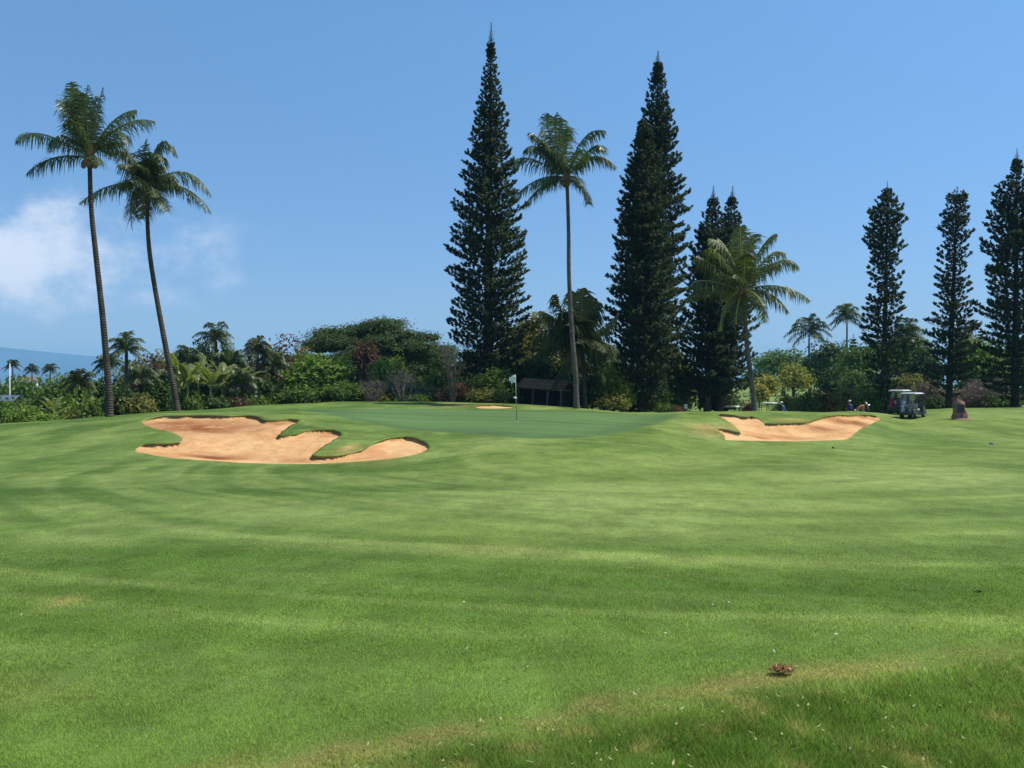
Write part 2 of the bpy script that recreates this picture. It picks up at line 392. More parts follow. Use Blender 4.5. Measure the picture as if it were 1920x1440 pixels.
def mat_blade(name):
    m, nt, out = new_mat(name)
    base = N(nt, 'ShaderNodeAttribute', attribute_name='base').outputs['Color']
    d = N(nt, 'ShaderNodeBsdfDiffuse'); t = N(nt, 'ShaderNodeBsdfTranslucent'); nt.links.new(base, d.inputs[0]); nt.links.new(base, t.inputs[0])
    g = N(nt, 'ShaderNodeNewGeometry')
    mx = N(nt, 'ShaderNodeVectorMath', operation='MULTIPLY_ADD'); nt.links.new(g.outputs['Normal'], mx.inputs[0]); mx.inputs[1].default_value = (.35, .35, .35); mx.inputs[2].default_value = (0, 0, 1)
    nm = N(nt, 'ShaderNodeVectorMath', operation='NORMALIZE'); nt.links.new(mx.outputs[0], nm.inputs[0]); nt.links.new(nm.outputs[0], d.inputs['Normal'])
    s = N(nt, 'ShaderNodeMixShader'); s.inputs[0].default_value = .45
    nt.links.new(d.outputs[0], s.inputs[1]); nt.links.new(t.outputs[0], s.inputs[2]); nt.links.new(s.outputs[0], out.inputs[0]); return m
def mat_sand(name):
    m, nt, out = new_mat(name); p = N(nt, 'ShaderNodeBsdfPrincipled'); v = pos(nt)
    w = N(nt, 'ShaderNodeMapping'); w.inputs['Scale'].default_value = (1, .5, 1); nt.links.new(v, w.inputs[0])
    a = N(nt, 'ShaderNodeAttribute', attribute_name='dark_sand').outputs['Fac']  # strength of the darker, redder sand patches
    f = noise(nt, .8, 5, w.outputs[0], .65)
    c = mixc(nt, ramp(nt, f, .42, .62), tuple(lin((242,194,136))*.86), tuple(lin((226,168,112))*.84))
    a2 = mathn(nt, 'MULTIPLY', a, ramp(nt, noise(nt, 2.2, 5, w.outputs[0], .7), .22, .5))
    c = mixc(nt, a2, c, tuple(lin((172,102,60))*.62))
    c = mixc(nt, mathn(nt, 'MULTIPLY', ramp(nt, noise(nt, 3.2, 6, w.outputs[0], .8), .45, .8), .26), c, tuple(lin((150,100,66))*.6))
    nt.links.new(c, p.inputs['Base Color']); setin(p, Roughness=.95); p.inputs['Specular IOR Level'].default_value = .05
    b = N(nt, 'ShaderNodeBump'); setin(b, Strength=.9, Distance=.09); nt.links.new(noise(nt, 5, 6, v, .8), b.inputs['Height']); nt.links.new(b.outputs[0], p.inputs['Normal'])
    nt.links.new(p.outputs[0], out.inputs[0]); return m

M = {}
M['turf'] = mat_turf('turf'); M['greenturf'] = mat_turf('green_turf', .35, .004); M['blade'] = mat_blade('grass_blade'); M['sand'] = mat_sand('sand')
M['palm'] = mat_leaf('palm_leaf', (.045,.078,.028), (.135,.185,.065), .3, .42, spec=.45)
M['palm_y'] = mat_leaf('palm_leaf_yellow', (.055,.085,.024), (.21,.25,.07), .32, .42, spec=.5)
M['palm_d'] = mat_leaf('palm_leaf_dark', (.035,.055,.02), (.10,.12,.045), .25, .5)
M['pine'] = mat_leaf('pine_needles', (.040,.064,.028), (.098,.134,.054), .2, .75, spec=.1)
M['dead'] = mat_leaf('dead_frond', (.15,.11,.065), (.30,.22,.12), .2, .7)
M['green'] = mat_leaf('leaf_green', (0.064,0.119,0.027), (0.194,0.288,0.053))
M['bright'] = mat_leaf('leaf_bright', (0.113,0.200,0.035), (0.325,0.448,0.076))
M['dark'] = mat_leaf('leaf_dark', (0.032,0.062,0.019), (0.100,0.162,0.038), .25)
M['olive'] = mat_leaf('leaf_olive', (0.113,0.119,0.031), (0.325,0.305,0.076))
M['lime'] = mat_leaf('leaf_lime', (0.162,0.203,0.034), (0.405,0.432,0.081))
M['red'] = mat_leaf('leaf_red', (.095,.05,.034), (.22,.11,.075))
M['grey'] = mat_leaf('leaf_grey_green', (0.106,0.135,0.079), (0.310,0.336,0.185))
M['yellow'] = mat_leaf('blossom_yellow', (.34,.29,.05), (.66,.55,.12), .2)
M['brown'] = mat_leaf('twig_brown', (.20,.145,.11), (.36,.27,.20), .2)
M['banana'] = mat_leaf('leaf_banana', (.10,.14,.03), (.27,.31,.08), .4, .35, spec=.5)
M['bark'] = mat_bark('bark', (.10,.075,.055), (.05,.038,.03))
M['palmbark'] = mat_bark('palm_bark', (.105,.085,.068), (.055,.045,.037), 2.6)
M['palmbarkl'] = mat_bark('palm_bark_pale', (.17,.145,.12), (.09,.078,.065), 2.6)
M['twig'] = mat_bark('pale_twig', (.17,.145,.12), (.10,.085,.07))

# ------------------------------------------------------------------ the ground, the green and the bunkers
def build_ground():
    s = np.concatenate([np.linspace(-3.2, -.66, 50)[:-1], np.linspace(-.66, .66, 1180), np.linspace(.66, 3.2, 50)[1:]])
    y = np.concatenate([np.linspace(-3.5, 2.4, 12), np.arange(2.5, 8, .06), np.arange(8, 20, .12), np.arange(20, 58, .115), np.arange(58, 92, .5), np.exp(np.linspace(math.log(93), math.log(11200), 90))])
    X = s[None, :]*(y[:, None] + 4); Y = np.repeat(y[:, None], len(s), 1)
    x = X.ravel(); yy = Y.ravel()
    pm = poly_masks(x, yy); z = full_h(x, yy, pm)
    V = np.stack([x, yy, z], 1)
    ny, nx = len(y), len(s)
    idx = np.arange(ny*nx).reshape(ny, nx)
    Q = np.stack([idx[:-1, :-1], idx[:-1, 1:], idx[1:, 1:], idx[1:, :-1]], -1).reshape(-1, 4)
    def inside(k):
        sd, b = pm[k]; return sd > 0
    lab = np.zeros(len(V), int)
    for i, k in ((1, 'L'), (2, 'R'), (3, 'S')): lab[inside(k)] = i
    g = (pm['G'][0] > 0); lab[g & (lab == 0)] = 4
    fl = lab[Q[:, 0]]
    mid = V[Q].mean(1)
    col = grass_col(x, yy, pm)
    gs = pm['G'][0]
    gcol = C_GREEN[None, :]*(.74 + .5*fbm(x*.22, yy*.30, 4))[:, None]
    # a collar of slightly darker cut round the green, paler towards its middle
    gcol = gcol*(1 - .24*(1-sstep(.2, 2.2, gs)))[:, None]*(1 + .22*(vnoise(yy*.9 + x*.08, x*.05) - .5))[:, None]
    e_ = (.75*(1-sstep(0, .55, gs)) + 0)[:, None]; gcol = gcol*(1-e_) + col*e_
    def sub(name, L, mat, c, extra=None):
        q = Q[fl == L]
        u, inv = np.unique(q.ravel(), return_inverse=True)
        o = np_mesh(name, V[u], inv.reshape(-1, 4), mat, None, True, {'dark_sand': extra[u]} if extra is not None else None, c[u])
        tagp(o, kind='structure'); return o
    dark_sand = np.zeros(len(V))  # soft blobs where the bunker sand turns darker and redder
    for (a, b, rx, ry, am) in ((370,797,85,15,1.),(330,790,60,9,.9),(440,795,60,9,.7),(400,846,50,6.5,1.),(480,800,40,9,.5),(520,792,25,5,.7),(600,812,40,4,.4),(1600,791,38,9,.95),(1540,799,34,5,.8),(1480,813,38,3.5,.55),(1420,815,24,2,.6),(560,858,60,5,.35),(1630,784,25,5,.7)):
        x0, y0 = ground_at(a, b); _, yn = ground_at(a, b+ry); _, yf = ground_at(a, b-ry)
        dark_sand = np.maximum(dark_sand, am*bump2(x, yy, x0, y0, rx/F*y0, max((yf-yn)/2, .3)))
    sub('ground', 0, M['turf'], col)
    g = sub('putting_green', 4, M['greenturf'], gcol)
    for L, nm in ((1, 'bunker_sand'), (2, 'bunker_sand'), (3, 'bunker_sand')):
        sub(nm, L, M['sand'], col, dark_sand)
build_ground()
def bunker_edges():
    V = []; Q = []; C = []
    for key, P in (('L', PLB), ('R', PRB), ('S', PSB)):
        B = np.roll(P, -1, 0); ar = np.sum(P[:,0]*B[:,1]-B[:,0]*P[:,1]); sg = 1 if ar > 0 else -1
        # even steps along the outline
        L = np.linalg.norm(B-P, axis=1); cum = np.concatenate([[0], np.cumsum(L)]); n = int(cum[-1]/.07)
        t = np.linspace(0, cum[-1], n, endpoint=False); PC = np.vstack([P, P[:1]])
        q = np.stack([np.interp(t, cum, PC[:, 0]), np.interp(t, cum, PC[:, 1])], 1)
        e = np.roll(q, -2, 0) - np.roll(q, 2, 0); nr = np.stack([e[:,1], -e[:,0]], 1)*sg; nr /= np.linalg.norm(nr, axis=1)[:, None] + 1e-9
        back = sstep(-.25, .45, nr[:, 1]); jag = fbm(t*1.7, t*0+3, 3)-.5
        q = q + nr*(jag*.10)[:, None]
        zt = full_h(q[:,0]+nr[:,0]*.06, q[:,1]+nr[:,1]*.06)
        hh = (.02 + .07*back)*(1 + .4*jag)*(1 if key != 'S' else .5)
        rows = [(q + nr*.22, zt + .004), (q + nr*.05, zt + .022*back + .004), (q - nr*.05, zt + .008*back), (q - nr*.045, zt - hh*.35), (q - nr*.01, zt - hh), (q + nr*.06, zt - hh - .1)]
        cg = grass_col(q[:,0], q[:,1])
        cols_ = [cg, cg*1.05, cg*.95, cg*.5+C_SOIL*.5, C_SOIL*(.8+.5*rng.random(n))[:, None], C_SOIL+cg*0]
        b0 = len(V) and sum(len(a) for a in V)
        for (p, z), c in zip(rows, cols_):
            V.append(np.column_stack([p, z])); C.append(c)
        m = len(rows); i = np.arange(n); j = (i+1) % n
        for k in range(m-1):
            Q.append(np.stack([b0+k*n+i, b0+k*n+j, b0+(k+1)*n+j, b0+(k+1)*n+i], 1)[back > .02])
    o = np_mesh('bunker_edge', np.concatenate(V), np.concatenate(Q), M['turf'], None, True, None, np.clip(np.concatenate(C), 0, 1)); tagp(o, kind='structure')
bunker_edges()

# ------------------------------------------------------------------ grass blades (uncountable): near turf and the ragged lips of the bunkers
def blades(P, z, h, w, c, lean=.5):
    n = len(P); a = rng.random(n)*2*PI; d = np.stack([np.cos(a), np.sin(a)], 1)
    ll = (.35 + .65*rng.random(n))*lean*1.6
    V = np.zeros((n, 3, 3)); V[:, 0, :2] = P - d*w[:, None]/2; V[:, 1, :2] = P + d*w[:, None]/2
    V[:, 0, 2] = z; V[:, 1, 2] = z
    V[:, 2, :2] = P + (np.stack([-np.sin(a), np.cos(a)], 1) + d*(rng.random(n)-.5)[:, None]*.5)*(ll*h)[:, None]; V[:, 2, 2] = z + h
    return V.reshape(-1, 3), np.repeat(c, 3, 0)
def build_grass():
    VV = []; CC = []
    n = 1000000
    t = rng.random(n)
    y = 2.9*(17/2.9)**(t**1.1); y = y[rng.random(n) > sstep(7, 16, y)*1.0]; n = len(y); x = (rng.random(n)*2-1)*.64*(y + .6)
    pm = None; z = full_h(x, y)
    c = grass_col(x, y); br = .38 + 1.25*rng.random(n)**1.45
    rd = ridge_d(x, y)
    straw = rng.random(n) < (.02 + .16*np.exp(-(rd/.25)**2) + .07*(rd < 0)*(vnoise(x*6, y*6) > .45))
    c = c*br[:, None]*(2.05-.45*sstep(5,15,y) + .25*(rd < 0))[:, None]; c[straw] = C_DRY*(.9+.7*rng.random(straw.sum()))[:, None]
    h = (.009 + .012*rng.random(n))*(1 + 1.5*sstep(0, -.5, rd))*(.6 + .9*vnoise(x*7, y*7)); w = np.maximum(.0026, y*.00072)*(.7+.6*rng.random(n))
    h = np.maximum(h, w*1.6)*(1-.55*sstep(6, 14, y))
    a, b = blades(np.stack([x, y], 1), z - .003, h, w, c, .9); VV.append(a); CC.append(b)
    for P, f in ((PLB, 1), (PRB, 1), (PSB, .5)):
        B = np.roll(P, -1, 0); L = np.linalg.norm(B-P, axis=1); k = int(L.sum()*260*f)
        i = rng.choice(len(P), k, p=L/L.sum()); t = rng.random(k)[:, None]
        q = P[i]*(1-t) + B[i]*t
        e = (B-P)[i]; ar = np.sum(P[:,0]*B[:,1]-B[:,0]*P[:,1]); nrm = np.stack([e[:,1], -e[:,0]], 1)*(1 if ar > 0 else -1); nrm /= np.linalg.norm(nrm, axis=1)[:, None]+1e-9
        back = sstep(-.3, .5, nrm[:, 1])
        off = rng.random(k)*.16 - .05; q = q + nrm*off[:, None]
        keep = rng.random(k) < .35 + .65*back; q = q[keep]; back = back[keep]; k = len(q)
        c = grass_col(q[:,0], q[:,1])*(1.0+.8*rng.random(k))[:, None]
        dry = rng.random(k) < .25*back; c[dry] = C_TAN*(.5+.5*rng.random(dry.sum()))[:, None]
        h = .02 + (.02+.03*rng.random(k))*back; w = .016+.012*rng.random(k)
        a, b = blades(q, full_h(q[:,0], q[:,1])-.01, h, w, c, .9); VV.append(a); CC.append(b)
    # rougher tufts on the tan banks
    for (px, py, rx, ry, cnt) in ((1330,806,32,10,5000),(1366,800,14,8,1800),(1480,788,40,5,3500),(655,843,26,9,4500),(620,850,20,4,1200)):
        x0, y0 = ground_at(px, py); _, yn = ground_at(px, py+ry); _, yf = ground_at(px, py-ry)
        q = np.stack([x0 + rng.normal(0, .45, cnt)*rx/F*y0, y0 + rng.normal(0, .45, cnt)*(yf-yn)/2], 1)
        pmk = poly_masks(q[:,0], q[:,1]); ok = (pmk['L'][0] < 0) & (pmk['R'][0] < 0); q = q[ok]; cnt = len(q)
        c = grass_col(q[:,0], q[:,1])*(1.2+.9*rng.random(cnt))[:, None]
        a, b = blades(q, full_h(q[:,0], q[:,1])-.01, .03+.05*rng.random(cnt), .02+.01*rng.random(cnt), c, .9); VV.append(a); CC.append(b)
    n = 420000; y = 9 + 47*rng.random(n)**.85; x = (rng.random(n)*2-1)*.62*(y+1); k = rng.random(n) < sstep(8, 14, y); x, y = x[k], y[k]
    pmk = poly_masks(x, y); k = (pmk['L'][0] < -.12) & (pmk['R'][0] < -.12) & (pmk['S'][0] < -.1) & (pmk['G'][0] < -.05); x, y = x[k], y[k]; n = len(x)
    c = grass_col(x, y)*(1.05 + .75*rng.random(n)**1.2)[:, None]; w = (.012 + y*.0007)*(.6+.8*rng.random(n)); h = (.004 + .008*rng.random(n))*(.5 + 1.1*fbm(x*1.1, y*1.1, 3))
    a, b = blades(np.stack([x, y], 1), full_h(x, y) - .001, h, w, c, 2.4); VV.append(a); CC.append(b)
    V = np.concatenate(VV); C = np.concatenate(CC)
    o = np_mesh('grass', V, np.arange(len(V)).reshape(-1, 3), M['blade'], None, False, None, np.clip(C, 0, 1))
    tagp(o, 'short green turf blades covering the foreground and the bunker lips', 'grass', kind='stuff')
    # pale clippings and fallen bits
    n = 420; y = 3.3 + 5*rng.random(n)**1.6; x = (rng.random(n)*1.2-.35)*.62*y
    k = (ridge_d(x, y) < .1) | (rng.random(n) < .10); x, y = x[k], y[k]; n = len(x)
    a = rng.random(n)*PI; L = .006 + .016*rng.random(n)**2; wd = .0025 + .004*rng.random(n)
    d = np.stack([np.cos(a), np.sin(a)], 1); e = np.stack([-np.sin(a), np.cos(a)], 1)
    z = full_h(x, y) + .028 + .02*(ridge_d(x, y) < 0); V = np.zeros((n, 4, 3))
    for i, (s1, s2, zz) in enumerate(((-1, 0, 0), (0, -1, .003), (1, 0, .012), (0, 1, .003))):
        V[:, i, :2] = np.stack([x, y], 1) + d*(s1*L)[:, None] + e*(s2*wd)[:, None]; V[:, i, 2] = z + zz*rng.random(n)
    C = np.repeat((np.array([.58,.58,.30])*(.6+.5*rng.random(n))[:, None]), 4, 0)
    o = np_mesh('grass_clippings', V.reshape(-1, 3), np.arange(n*4).reshape(-1, 4), M['blade'], None, False, None, C)
    tagp(o, 'pale dry clippings scattered over the nearest rough grass', 'clippings', kind='stuff')
build_grass()

# ------------------------------------------------------------------ leaves
def norm(a): return a / (np.linalg.norm(a, axis=-1, keepdims=True) + 1e-9)
def leaf_quads(C, Nn, L, W, rg):
    """rhombic leaves centred on C, facing Nn"""
    n = len(C); t = norm(np.cross(Nn, rg.normal(size=(n, 3)))); b = np.cross(Nn, t)
    L = np.broadcast_to(L, (n,))[:, None]; W = np.broadcast_to(W, (n,))[:, None]
    V = np.stack([C - t*L, C + b*W + Nn*L*.12, C + t*L, C - b*W + Nn*L*.12], 1)
    return V
class Leaves:
    def __init__(s): s.V = []; s.a = []
    def add(s, V, v):
        s.V.append(V.reshape(-1, 3)); s.a.append(np.repeat(v, V.shape[1]))
    def obj(s, name, mat, parent, smooth=False):
        V = np.concatenate(s.V); a = np.concatenate(s.a)
        return np_mesh(name, V, np.arange(len(V)).reshape(-1, 4), mat, parent, smooth, {'v': np.clip(a, 0, 1)})

def crown_leaves(lobes, nclump, per, leaf, rg, spread=.9, droop=0.0, flat=0.0):
    """lobes: (centre, radii). clumps of leaves all over the lobes' surfaces with gaps between them"""
    LV = Leaves()
    vol = np.array([l[1][0]*l[1][1] + l[1][0]*l[1][2] for l in lobes]); pr_ = vol/vol.sum()
    for (c, r), p in zip(lobes, pr_):
        k = max(4, int(nclump*p)); c = np.array(c); r = np.array(r)
        d = norm(rg.normal(size=(k, 3))); d[:, 2] = np.where(d[:, 2] < -.35, -d[:, 2]*.6, d[:, 2]); d = norm(d)
        rad = (1 - .38*rg.random(k)**1.6)*(.86+.24*rg.random(k))
        cc = c + d*r*rad[:, None]
        sp = leaf*2.0*spread*(.7+.7*rg.random(k))
        cl = np.repeat(cc, per, 0) + rg.normal(size=(k*per, 3))*np.repeat(sp, per)[:, None]*np.array([1, 1, .62])
        dn = norm(np.repeat(d, per, 0)*(.8) + rg.normal(size=(k*per, 3))*.65 + np.array([0, 0, .45 + flat]))
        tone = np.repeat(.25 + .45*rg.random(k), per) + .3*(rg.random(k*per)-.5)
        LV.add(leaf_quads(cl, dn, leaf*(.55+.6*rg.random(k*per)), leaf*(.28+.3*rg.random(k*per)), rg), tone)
        # inner, larger leaves so the crown is not see-through
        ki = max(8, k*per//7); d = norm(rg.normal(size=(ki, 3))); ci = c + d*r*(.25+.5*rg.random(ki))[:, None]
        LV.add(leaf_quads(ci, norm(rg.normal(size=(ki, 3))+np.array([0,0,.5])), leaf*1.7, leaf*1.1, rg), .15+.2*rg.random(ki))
    return LV
def auto_lobes(c, r, n, rg, size=.5, dome=False):
    L = []
    for i in range(n):
        d = norm(rg.normal(size=3)); d[2] = abs(d[2])*(1 if dome else .9) - (.0 if dome else .45*(i % 3 == 0)); q = .62*(rg.random()**.4)
        s = size*(.75+.5*rg.random())
        rr = np.array([r[0]*s, r[1]*s, r[2]*s*(.9)])
        L.append((np.array(c) + d*np.array(r)*q, rr))
    return L
def bush(px, py, hw, D, mat, label, cat='shrub', name='shrub', leaf=.14, n=6, nclump=None, per=14, seed=None, bot=None, group=None, depth=.8, size=.55, base=.0, dense=1.0, trunk=None, flat=0., dome=False, flowers=None):
    """a tree or shrub whose crown spans px-hw..px+hw with its top at row py, standing at distance D.
    base: share of its height below the crown"""
    rg = np.random.default_rng(seed if seed is not None else int(px*7+py*3+D))
    x = wx(px, D); g = H(x, D); top = wz(py, D); hgt = max(top - g, .4)
    rx = hw/F*D; z0 = hgt*base; cz = (z0 + hgt)/2; rz = (hgt - z0)/2
    t = thing(name, label, cat, (x, D, g - .02), 0, group)
    lobes = auto_lobes((0, 0, cz - (rz*.15)), (rx*.93, rx*depth, rz*.95), n, rg, size, dome)
    lobes.append((np.array([0, 0, cz - rz*.1]), np.array([rx*.62, rx*depth*.62, rz*.78])))
    if nclump is None:
        area = 4*rx*rz*1.6 + rx*rx*depth*3; nclump = int(np.clip(area/(leaf*leaf*7.5)*dense, 50, 1000))
    LV = crown_leaves(lobes, nclump, per, leaf, rg, flat=flat)
    # trim what would reach under the ground
    b = Buf()
    tr = trunk if trunk else max(.05, rx*.055)
    tops = sorted(lobes, key=lambda l: -l[1][0])[:5]
    zf = z0 + rz*.35
    b.tube([(0,0,-.2), (rg.normal()*.05*rx, 0, zf*.5), (rg.normal()*.08*rx, 0, zf)], [tr*1.4, tr, tr*.8], 7)
    for l in tops:
        e = l[0]; b.tube([(0,0,zf*.55), (e[0]*.5, e[1]*.5, (zf*.6+e[2])*.5), (e[0], e[1], e[2]+l[1][2]*.3)], [tr*.7, tr*.45, tr*.15], 5)
    b.obj('trunk' if cat == 'tree' else 'stem', M['bark'], t, True)
    A_ = np.concatenate(LV.V); zt_ = np.percentile(A_[:, 2], 99.3); zb_ = z0; xt_ = np.percentile(np.abs(A_[:, 0]), 98)
    for V in LV.V:
        V[:, 2] = np.where(V[:, 2] > cz, cz + (V[:, 2]-cz)*(hgt-cz)/max(zt_-cz, .05), V[:, 2]); V[:, :1] *= rx/xt_
        V[:, 2] = np.clip(V[:, 2], .03 + .06*rg.random(), hgt*1.03 + .05*rg.random(len(V)))
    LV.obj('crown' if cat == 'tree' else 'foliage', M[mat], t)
    if flowers:
        fm, fn, fs = flowers; LF = Leaves()
        for c, r in lobes:
            k = fn//len(lobes); d = norm(rg.normal(size=(k, 3)) + np.array([0, -.2, .5])); q = np.array(c) + d*np.array(r)*(1.02+.08*rg.random(k))[:, None]
            q = np.repeat(q, 6, 0) + rg.normal(size=(k*6, 3))*fs*1.4
            LF.add(leaf_quads(q, norm(rg.normal(size=(k*6, 3))+np.array([0,-.3,.8])), fs, fs*.7, rg), rg.random(k*6))
        LF.obj('blossom', M[fm], t)
    return t

# ------------------------------------------------------------------ palms
def frond(LV, SB_, p0, p1, p2, rg, leafl, hang=.8, n=34, tone=.5, w=.045, sw=1.0):
    """quadratic arc p0->p1->p2 with leaflets both sides; hang: how far leaflets droop"""
    p0, p1, p2 = map(np.array, (p0, p1, p2))
    t = np.linspace(0, 1, n)[:, None]
    c = (1-t)**2*p0 + 2*t*(1-t)*p1 + t*t*p2
    tg = norm(2*(1-t)*(p1-p0) + 2*t*(p2-p1))
    SB_.tube([tuple(q) for q in c[::4]] + [tuple(c[-1])], list(np.linspace(.045*sw, .014*sw, len(c[::4])+1)), 4)
    side = norm(np.cross(tg, np.array([0, 0, 1.0]) + 1e-3))
    tw = (rg.random()-.5)*.5
    for sg in (-1, 1):
        tt = t[:, 0]; m = tt > .10
        cc = c[m]; T = tg[m]; S = side[m]*sg; k = len(cc)
        ll = leafl*1.30*np.sin(np.clip(tt[m]*.92+.10, 0, 1)*PI)**.5*(.8+.4*rg.random(k))
        up = np.cross(S*sg, T)
        hg = hang*1.05*(.5+.9*rg.random(k)); hg = np.clip(hg + tw*sg, 0.05, 2)
        out = norm(S*(1.1) + T*.65 + rg.normal(size=(k, 3))*.13); ll = ll*np.where(rg.random(k) < .12, .55, 1.0)
        d1 = norm(out*1.0 + np.array([0, 0, -1])*(hg*.5)[:, None]); d2 = norm(out*.45 + np.array([0, 0, -1])*(hg*1.15)[:, None])
        m1 = cc + d1*(ll*.5)[:, None]; tip = m1 + d2*(ll*.5)[:, None]
        W = norm(T)*w*.50*(.7+.6*rg.random(k))[:, None]
        V1 = np.stack([cc - W, cc + W, m1 + W*1.1, m1 - W*1.1], 1); V2 = np.stack([m1 - W*1.1, m1 + W*1.1, tip + W*.2, tip - W*.2], 1)
        tn = np.clip(tone + (rg.random(k)-.5)*.5, 0, 1)
        LV.add(V1, tn); LV.add(V2, tn)
def palm(label, D, trunk_px, fronds, mat='palm', leafl=.85, extra=8, heart=True, r0=.20, r1=.11, seed=1, barkm='palmbark', nleaf=68, group='tall coconut palms around the green', name='palm_tree', dead=0, w=.05, xr=1.0, hang=.8):
    """trunk_px: photo pixels from the foot to the crown; fronds: (mid px, mid py, tip px, tip py, depth)"""
    rg = np.random.default_rng(seed)
    fx, fy = trunk_px[0]; x0 = wx(fx, D); g = H(x0, D)
    t = thing(name, label, 'palm tree', (x0, D, g), 0, group)
    P = [(wx(a, D) - x0, 0, wz(b_, D) - g) for a, b_ in trunk_px]; P[0] = (0, 0, -.15)
    S = []
    for i in range(len(P)-1):
        p0 = np.array(P[max(i-1, 0)]); p1 = np.array(P[i]); p2 = np.array(P[i+1]); p3 = np.array(P[min(i+2, len(P)-1)])
        for k in range(8):
            q = k/8; S.append(.5*((2*p1)+(-p0+p2)*q+(2*p0-5*p1+4*p2-p3)*q*q+(-p0+3*p1-3*p2+p3)*q**3))
    S.append(np.array(P[-1])); S = np.array(S); L = len(S)
    tt = np.linspace(0, 1, L); rr = r1 + (r0-r1)*(1-tt)**1.2 + r0*.55*np.exp(-tt*28) + .006*rg.random(L); rr = rr*.80
    b = Buf(); b.tube([tuple(p) for p in S], list(rr), 10); b.obj('trunk', M[barkm], t, True)
    c = np.array(P[-1]); LV = Leaves(); RB_ = Buf()
    fl = fronds[0][4] if False else None
    ml = []
    for (mx, my, tx, ty, dp) in fronds:
        p1 = np.array([wx(mx, D)-x0, dp*.5, wz(my, D)-g]); p2 = np.array([wx(tx, D)-x0, dp, wz(ty, D)-g])
        ctl = 2*p1 - .5*(c + p2)                       # arc passes through the traced middle
        frond(LV, RB_, c + np.array([0,0,.1]), ctl, p2, rg, leafl, hang, nleaf, .3+.5*rg.random(), w, 1.5 if mat == 'palm_y' else 1.0); ml.append(np.linalg.norm(p2-c))
    fl = np.mean(ml)*xr if ml else 3.5
    for k in range(extra):
        a = PI*(.25+.5*rg.random())*(1 if k % 2 else -1); e = R(-20 + 85*((k+.5)/extra)); q = fl*(.7+.25*rg.random())
        d = np.array([math.cos(a)*math.cos(e), math.sin(a)*math.cos(e), math.sin(e)])
        p1 = c + d*q*.6 + np.array([0, 0, .18*q]); p2 = c + d*q + np.array([0, 0, -.22*q*math.cos(e)])
        frond(LV, RB_, c, p1, p2, rg, leafl*.95, hang*1.1, nleaf, .2+.4*rg.random(), w)
    cr = LV.obj('crown', M[mat], t); RB_.obj('frond_stem', M['stemy' if mat == 'palm_y' else 'stemg'], cr, True)
    if heart:
        hb = Buf(); hb.lathe([(.12,-.35),(.2,-.15),(.24,.1),(.2,.4),(.1,.75),(.03,1.0)], tuple(c), 9); hb.obj('crown_shaft', M['heart'], t, True)
        nb = Buf()
        for k in range(9):
            a = rg.random()*2*PI; q = c + np.array([math.cos(a)*.28, math.sin(a)*.28, -.05-.3*rg.random()])
            nb.lathe([(.02,-.13),(.1,-.07),(.12,0),(.09,.08),(.02,.13)], tuple(q), 7); nb.obj('coconut', M['nut'], t, True); nb = Buf()
    if dead:
        LD = Leaves(); SD = Buf()
        for k in range(dead):
            a = rg.random()*2*PI; d = np.array([math.cos(a), math.sin(a), 0])
            frond(LD, SD, c, c + d*fl*.35 + np.array([0,0,-.1]), c + d*fl*.35 + np.array([0,0,-fl*.7]), rg, leafl*.7, 1.3, 26, .4, w)
        ld = LD.obj('dead_fronds', M['dead'], t)
    return t
M['stemg'] = mat_simple('frond_stem_green', (.20,.20,.06), .5, .3, 4)
M['stemy'] = mat_simple('frond_stem_yellow', (.46,.42,.12), .5, .2, 4)
M['heart'] = mat_simple('palm_heart_brown', (.26,.12,.05), .8, .5, 5, bump=.02)
M['nut'] = mat_simple('coconut_husk', (.28,.15,.05), .5, .5, 3)

palm('Leftmost tall coconut palm leaning left, with upright middle fronds and an orange brown heart', 40.5,
     [(206,783),(203,720),(193,600),(180,480),(171,390),(168,300)],
     [(82,254,36,272,-.3),(105,300,60,333,-.5),(134,225,107,182,.3),(140,215,133,157,.5),(150,215,147,160,-.6),(160,220,161,154,.2),(176,220,186,156,.4),(170,225,172,185,-.9),
      (205,228,248,200,.5),(232,238,297,232,-.3),(222,252,258,285,-.9),(130,262,120,300,-1.2),(206,262,228,300,1.2),(150,235,140,195,-.7),(166,230,170,170,.6)], seed=3, extra=3, leafl=.72, r0=.21, r1=.12, w=.04)
palm('Second tall coconut palm from the left, tousled crown drooping below its neighbour', 43,
     [(334,770),(325,725),(303,610),(284,500),(277,430),(276,350)],
     [(212,350,153,385,-.3),(247,368,245,430,.2),(248,296,206,292,-.5),(268,300,272,256,.2),(298,268,330,292,.3),(345,323,391,366,.4),(350,356,398,401,-.3),(304,372,324,402,-.8),
      (236,336,216,352,.8),(292,295,318,312,-.6),(284,300,302,262,.3),(262,320,238,318,-1.),(300,330,330,345,1.),(262,375,252,405,.9)], seed=5, extra=8, leafl=.78, r0=.19, r1=.11, dead=2, w=.042)
palm('Tall slender coconut palm standing between the two tallest pines behind the flag', 54,
     [(1081,766),(1079,700),(1072,620),(1067,520),(1066,430),(1063,336)],
     [(992,299,962,314,-.3),(1010,336,961,371,.3),(1018,350,979,395,-.6),(1094,354,1103,386,-.4),(1112,293,1158,313,.3),(1094,262,1136,250,-.4),(1044,258,1045,207,.2),
      (1032,262,1027,214,-.4),(1020,270,994,247,.4),(1014,283,984,286,-.6),(1056,262,1064,236,.6),(1108,282,1126,290,-1.),(1050,270,1052,228,-.8),(1036,280,1018,236,.8),(1040,300,1010,268,-1)], seed=8, extra=4, leafl=.88, r0=.22, r1=.13, w=.055, barkm='palmbarkl')
